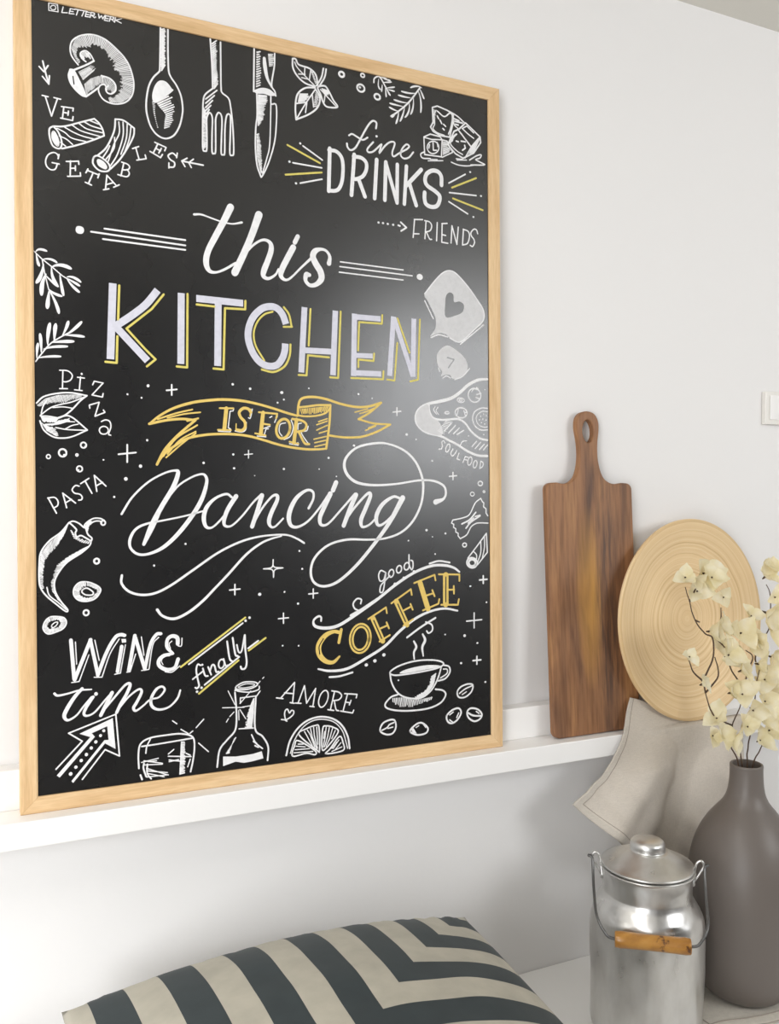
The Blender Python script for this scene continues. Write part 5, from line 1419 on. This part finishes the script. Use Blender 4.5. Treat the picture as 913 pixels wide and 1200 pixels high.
# bail axis follows the photographed line of the ears
EAR = math.radians(-37.0); ex = Vector((math.cos(EAR), math.sin(EAR), 0)); ey = Vector((math.sin(EAR), -math.cos(EAR), 0)); ez = Vector((0, 0, 1))
RN = RB-0.0188
for s in (-1, 1):
    bm = bmesh.new(); c0 = ex*s*(RN+0.0008)
    tube(bm, catmull([c0+ez*0.247+ey*-0.006, c0+ez*0.256+ex*s*0.004, c0+ex*s*0.011+ez*0.268, c0+ex*s*0.017+ez*0.280, c0+ex*s*0.013+ez*0.288, c0+ex*s*0.006+ez*0.284, c0+ex*s*0.003+ez*0.272, c0+ez*0.247+ey*0.006], 5), 0.0021, 8)
    obj('ear_loop', bm, M['alu'], can, True)
    bm = bmesh.new(); bmesh.ops.create_uvsphere(bm, u_segments=12, v_segments=8, radius=0.0042)
    for v in bm.verts: v.co = v.co*1.0 + c0 + ez*0.2475
    obj('rivet', bm, M['alu'], can, True)
gz, gf, gh = 0.196, 0.112, 0.058
bm = bmesh.new(); path = []
pl = [(-0.0905, 0.283, 0.000), (-0.0965, 0.2785, -0.005), (-0.097, 0.284, 0.006), (-0.0915, 0.280, 0.010), (-0.0905, 0.262, 0.022), (-0.0895, 0.243, 0.045), (-0.086, gz+0.026, gf-0.022), (-0.074, gz+0.008, gf-0.004), (-gh, gz, gf), (0, gz, gf), (gh, gz, gf), (0.074, gz+0.008, gf-0.004), (0.086, gz+0.026, gf-0.022), (0.0895, 0.243, 0.045), (0.0905, 0.262, 0.022), (0.0915, 0.280, 0.010), (0.097, 0.284, 0.006), (0.0965, 0.2785, -0.005), (0.0905, 0.283, 0.000)]
tube(bm, catmull([ex*a + ez*b + ey*c_ for a, b, c_ in pl], 6), 0.0023, 8)
obj('bail_wire', bm, M['wire'], can, True)['label'] = 'dark bent wire handle'
bm = bmesh.new(); pp = []; rr_ = []
for k in range(15):
    t_ = k/14; pp.append(ex*((t_*2-1)*gh) + ez*gz + ey*gf); rr_.append(0.0132 - 0.0012*math.sin(PI*t_) if 0 < k < 14 else 0.0118)
tube(bm, pp, rr_, 24)
gr = obj('grip', bm, M['grip'], can, True); gr['label'] = 'varnished orange brown wooden grip'; bevel(gr, 0.001)

# ------------------------------------------------------------------ dried flowers in the vase
def petal_mesh(bm, base, d, up, size, curl):
    d = d.normalized(); side = d.cross(up).normalized(); nrm = side.cross(d).normalized()
    rows = []
    for j in range(6):
        t_ = j/5; wdt = size*0.46*(math.sin(PI*(0.06+0.90*t_**0.8))**0.75); row = []
        for i in range(5):
            s = (i/4-0.5)*2
            p_ = base + d*size*t_*(1-0.10*abs(s)**2*t_) + side*s*wdt + nrm*(curl*size*(t_*t_*0.55) + size*0.22*abs(s)**1.6*math.sin(PI*t_) + 0.05*size*noise.noise(Vector((base.x*90+s*2, base.z*90+t_*3, i))))
            row.append(bm.verts.new(p_))
        rows.append(row)
    for a, b in zip(rows, rows[1:]):
        for i in range(4): bm.faces.new((a[i], a[i+1], b[i+1], b[i]))
def blossom(parent, pos, size, face):
    bm = bmesh.new(); pos = Vector(pos); face = Vector(face).normalized(); a = face.orthogonal().normalized(); b = face.cross(a); ph = random.uniform(0, 6)
    for k in range(3):
        an = ph + k*2*PI/3 + random.uniform(-0.25, 0.25); rad = math.cos(an)*a + math.sin(an)*b
        petal_mesh(bm, pos, rad*0.85 + face*random.uniform(0.35, 0.75), face, size*random.uniform(0.85, 1.15), random.uniform(-0.5, 0.25))
    o = obj('bract_cluster', bm, M['petal'], parent, True)
    bm = bmesh.new(); tube(bm, [pos - face*size*0.20, pos - face*size*0.02, pos + face*size*0.10], [0.0010, 0.0024, 0.0008], 6)
    obj('calyx', bm, M['calyx'], o)
mouth = Vector((VX, VY, VZ+0.395))
BRANCHES = [
 ('dried flower branch reaching highest and furthest left across the bamboo plate', [[(1.1936,-0.2250,0.7800),(1.1804,-0.2250,0.8687),(1.1577,-0.2300,0.9022),(1.1250,-0.2350,0.9468),(1.1014,-0.2400,0.9716)],[(1.1198,-0.2400,0.9486),(1.0952,-0.2400,0.9811),(1.0827,-0.2400,1.0121)],[(1.0714,-0.2450,1.0348),(1.0940,-0.2450,1.0741),(1.0914,-0.2450,1.1068),(1.0735,-0.2450,1.1168),(1.0518,-0.2450,1.1401),(1.0377,-0.2450,1.1729),(1.0277,-0.2450,1.1979)],[(1.0807,-0.2420,1.0127),(1.0744,-0.2420,1.0339)],[(1.0518,-0.2450,1.1401),(1.0615,-0.2450,1.1366)],[(1.0475,-0.2350,1.1712),(1.0605,-0.2350,1.1925)],[(1.0807,-0.2420,1.0127),(1.1097,-0.2420,1.0397),(1.1011,-0.2420,1.0731)],[(1.0613,-0.2550,1.0377),(1.0399,-0.2550,1.0542),(1.0300,-0.2550,1.0752)],],
  [((1.0274,-0.2450,1.2138),0.0279,(-0.73,-0.99,0.71)),((1.0725,-0.2400,1.2188),0.0409,(-0.03,-1.12,0.27)),((1.0820,-0.2500,1.2121),0.0298,(-0.18,-1.06,0.63)),((1.0645,-0.2350,1.1879),0.0279,(-0.69,-0.85,0.37)),((1.0299,-0.2550,1.0810),0.0205,(-0.25,-0.67,0.64)),((1.0645,-0.2500,1.0306),0.0242,(0.49,-0.94,0.53)),((1.0435,-0.2500,1.2093),0.0242,(0.12,-0.94,-0.25)),]),
 ('dried flower branch in the middle with the densest cream blossoms', [[(1.1961,-0.2250,0.7800),(1.1887,-0.2250,0.8676),(1.1752,-0.2250,0.9109),(1.1621,-0.2250,0.9431),(1.1821,-0.2250,0.9747),(1.1857,-0.2250,0.9989)],[(1.1911,-0.2200,0.9973),(1.1823,-0.2200,1.0166),(1.1587,-0.2200,1.0493),(1.1478,-0.2200,1.0807),(1.1189,-0.2200,1.1039)],[(1.1621,-0.2250,0.9431),(1.1373,-0.2250,0.9535)],[(1.1965,-0.2150,0.9957),(1.2084,-0.2150,1.0287),(1.2204,-0.2150,1.0588),(1.2031,-0.2150,1.0726)],[(1.1240,-0.2150,1.1028),(1.1397,-0.2150,1.1260),(1.1411,-0.2150,1.1533)],[(1.1645,-0.2350,0.9149),(1.1518,-0.2350,0.9285)],],
  [((1.1055,-0.2250,1.1146),0.0335,(0.51,-0.93,0.13)),((1.1420,-0.2150,1.1168),0.0335,(0.40,-0.67,0.32)),((1.1437,-0.2300,1.0706),0.0372,(0.23,-1.17,0.60)),((1.1898,-0.2150,1.1044),0.0409,(-0.33,-1.12,0.54)),((1.1718,-0.2350,1.0419),0.0335,(0.45,-1.01,0.51)),((1.1694,-0.2400,1.0007),0.0372,(-0.43,-0.53,0.62)),((1.1043,-0.2450,0.9665),0.0316,(-0.54,-0.45,0.54)),((1.1097,-0.2500,0.9374),0.0298,(0.11,-0.46,0.26)),((1.1306,-0.2550,0.9302),0.0316,(0.21,-0.41,-0.13)),((1.2166,-0.2100,1.0925),0.0335,(0.34,-0.85,0.33)),((1.1521,-0.2100,1.1703),0.0242,(-0.65,-0.57,0.10)),((1.1460,-0.2350,1.0049),0.0260,(0.37,-0.95,0.42)),((1.1446,-0.2150,1.0877),0.0260,(-0.29,-0.65,-0.01)),((1.1891,-0.2050,1.0518),0.0316,(-0.60,-0.53,0.65)),((1.0950,-0.2450,0.9378),0.0242,(-0.06,-0.37,-0.00)),]),
 ('dried flower branch furthest right leaning away from the bamboo plate', [[(1.1999,-0.2250,0.7800),(1.2014,-0.2250,0.8659),(1.2019,-0.2240,0.8919),(1.2105,-0.2230,0.9294),(1.2192,-0.2220,0.9671),(1.2236,-0.2210,1.0053),(1.2326,-0.2200,1.0354)],[(1.2037,-0.2250,0.7800),(1.2141,-0.2250,0.8642),(1.2362,-0.2200,0.8865),(1.2606,-0.2150,0.9137)],[(1.2159,-0.2250,0.9681),(1.1997,-0.2250,0.9389)],[(1.2494,-0.2050,1.0311),(1.2380,-0.2050,1.0557),(1.2546,-0.2050,1.0859),(1.2737,-0.2050,1.1083),(1.2745,-0.2050,1.1637),(1.2629,-0.2050,1.1879)],[(1.2415,-0.2050,1.0003),(1.2583,-0.2050,1.0224)],],
  [((1.2604,-0.2050,1.2022),0.0353,(0.34,-1.05,0.91)),((1.2833,-0.2000,1.2135),0.0298,(0.02,-0.65,0.91)),((1.2585,-0.2100,1.1368),0.0409,(0.25,-0.49,-0.19)),((1.2927,-0.2000,1.1064),0.0372,(-0.33,-1.12,-0.02)),((1.2325,-0.2150,1.0891),0.0335,(-0.55,-0.43,-0.10)),((1.2573,-0.2100,1.0125),0.0409,(-0.43,-0.76,0.77)),((1.2245,-0.2250,1.0479),0.0335,(0.50,-0.56,0.01)),((1.1950,-0.2400,0.9707),0.0372,(-0.09,-0.56,-0.19)),((1.2356,-0.2250,0.9473),0.0391,(0.10,-0.87,0.46)),((1.2189,-0.2350,0.9114),0.0335,(0.09,-0.60,0.38)),((1.2591,-0.2200,0.9215),0.0335,(-0.07,-1.02,0.34)),((1.2834,-0.2050,0.9852),0.0372,(-0.67,-0.77,0.39)),((1.2795,-0.2050,1.0524),0.0372,(0.23,-0.85,-0.23)),((1.2254,-0.2050,1.1318),0.0260,(-0.11,-1.02,0.64)),((1.1778,-0.2450,0.9433),0.0279,(-0.31,-0.86,0.84)),((1.2855,-0.2050,1.1631),0.0279,(-0.30,-0.89,0.17)),((1.2413,-0.2250,0.9779),0.0335,(-0.18,-1.12,0.41)),((1.2684,-0.2150,0.9524),0.0316,(0.44,-0.69,0.64)),]),
]
for label, stems, flowers in BRANCHES:
    root = thing('dried_flower_branch', label, 'dried flowers', (0, 0, 0), group='dried flower branches in the vase')
    for s in stems:
        S_ = catmull(s, 6); bm = bmesh.new(); nn = len(S_)
        S_ = [p_ + Vector((0.0012*noise.noise(p_*60), 0.0012*noise.noise(p_*60+Vector((9, 0, 0))), 0)) for p_ in S_]
        tube(bm, S_, [0.0017-0.0009*i/nn for i in range(nn)], 6); obj('stem', bm, M['twig'], root, True)
    for (p_, size, face) in flowers: blossom(root, p_, size, face)

# ------------------------------------------------------------------ striped cushion
def cushion():
    Sz = 0.65; n_ = 72; bm = bmesh.new(); uvl = bm.loops.layers.uv.new('UVMap')
    root_loc = Vector((0.700, -0.080, 0.628)); tilt = math.radians(6.0)
    dx = Vector((-1, 0, 0)); dt = Vector((0, -math.cos(tilt), -math.sin(tilt))); up = Vector((0, -math.sin(tilt), math.cos(tilt)))
    lay = {}
    def pos(i, j, side):
        u, v = i/n_, j/n_
        e = min(u, 1-u, v, 1-v)
        f = (max(0.0, math.sin(PI*u))**0.5)*(max(0.0, math.sin(PI*v))**0.46)
        pin = 0.018
        uu = u + pin*math.sin(PI*v)*math.cos(PI*u)*1.0; vv = v + pin*math.sin(PI*u)*math.cos(PI*v)*1.0
        wr = 0.0045*noise.noise(Vector((u*7, v*7, 2.0+side)))*f + 0.0035*noise.noise(Vector((u*40, v*4, 6.0)))*math.exp(-v*14)*(1 if v > 0 else 0)
        h_ = (0.112*f + wr) if side > 0 else -(0.15*f)
        p_ = root_loc + dx*Sz*uu + dt*Sz*vv + up*(h_ + 0.020*math.sin(PI*u)*(1-v)**2)
        if p_.z < 0.4515: p_.z = 0.4515
        return p_
    vt = {}; vb = {}
    for j in range(n_+1):
        for i in range(n_+1):
            vt[i, j] = bm.verts.new(pos(i, j, 1))
            vb[i, j] = vt[i, j] if i in (0, n_) or j in (0, n_) else bm.verts.new(pos(i, j, -1))
    for j in range(n_):
        for i in range(n_):
            for vv, fl in ((vt, 0), (vb, 1)):
                idx = [(i, j), (i+1, j), (i+1, j+1), (i, j+1)]
                if fl: idx = idx[::-1]
                f = bm.faces.new([vv[k] for k in idx])
                for lp, k in zip(f.loops, idx): lp[uvl].uv = (k[0]/n_*Sz, k[1]/n_*Sz)
    bmesh.ops.recalc_face_normals(bm, faces=bm.faces)
    o = obj('cushion', bm, M['cushion'], smooth=True)
    tag(o, 'plump cushion with beige and dark grey nested stripes lying on the bench', 'cushion')
cushion()

# ------------------------------------------------------------------ light switch
sw = thing('light_switch', 'white light switch on the wall above the bamboo plate', 'switch', (1.512, 0, 1.536))
bm = bmesh.new(); box(bm, -0.040, 0.040, -0.011, 0, -0.035, 0.035); bevel(obj('frame_plate', bm, M['plastic'], sw), 0.002, 3)
bm = bmesh.new(); box(bm, -0.029, 0.029, -0.0145, -0.0112, -0.025, 0.027); bevel(obj('rocker', bm, M['lacquer'], sw), 0.0015, 3)
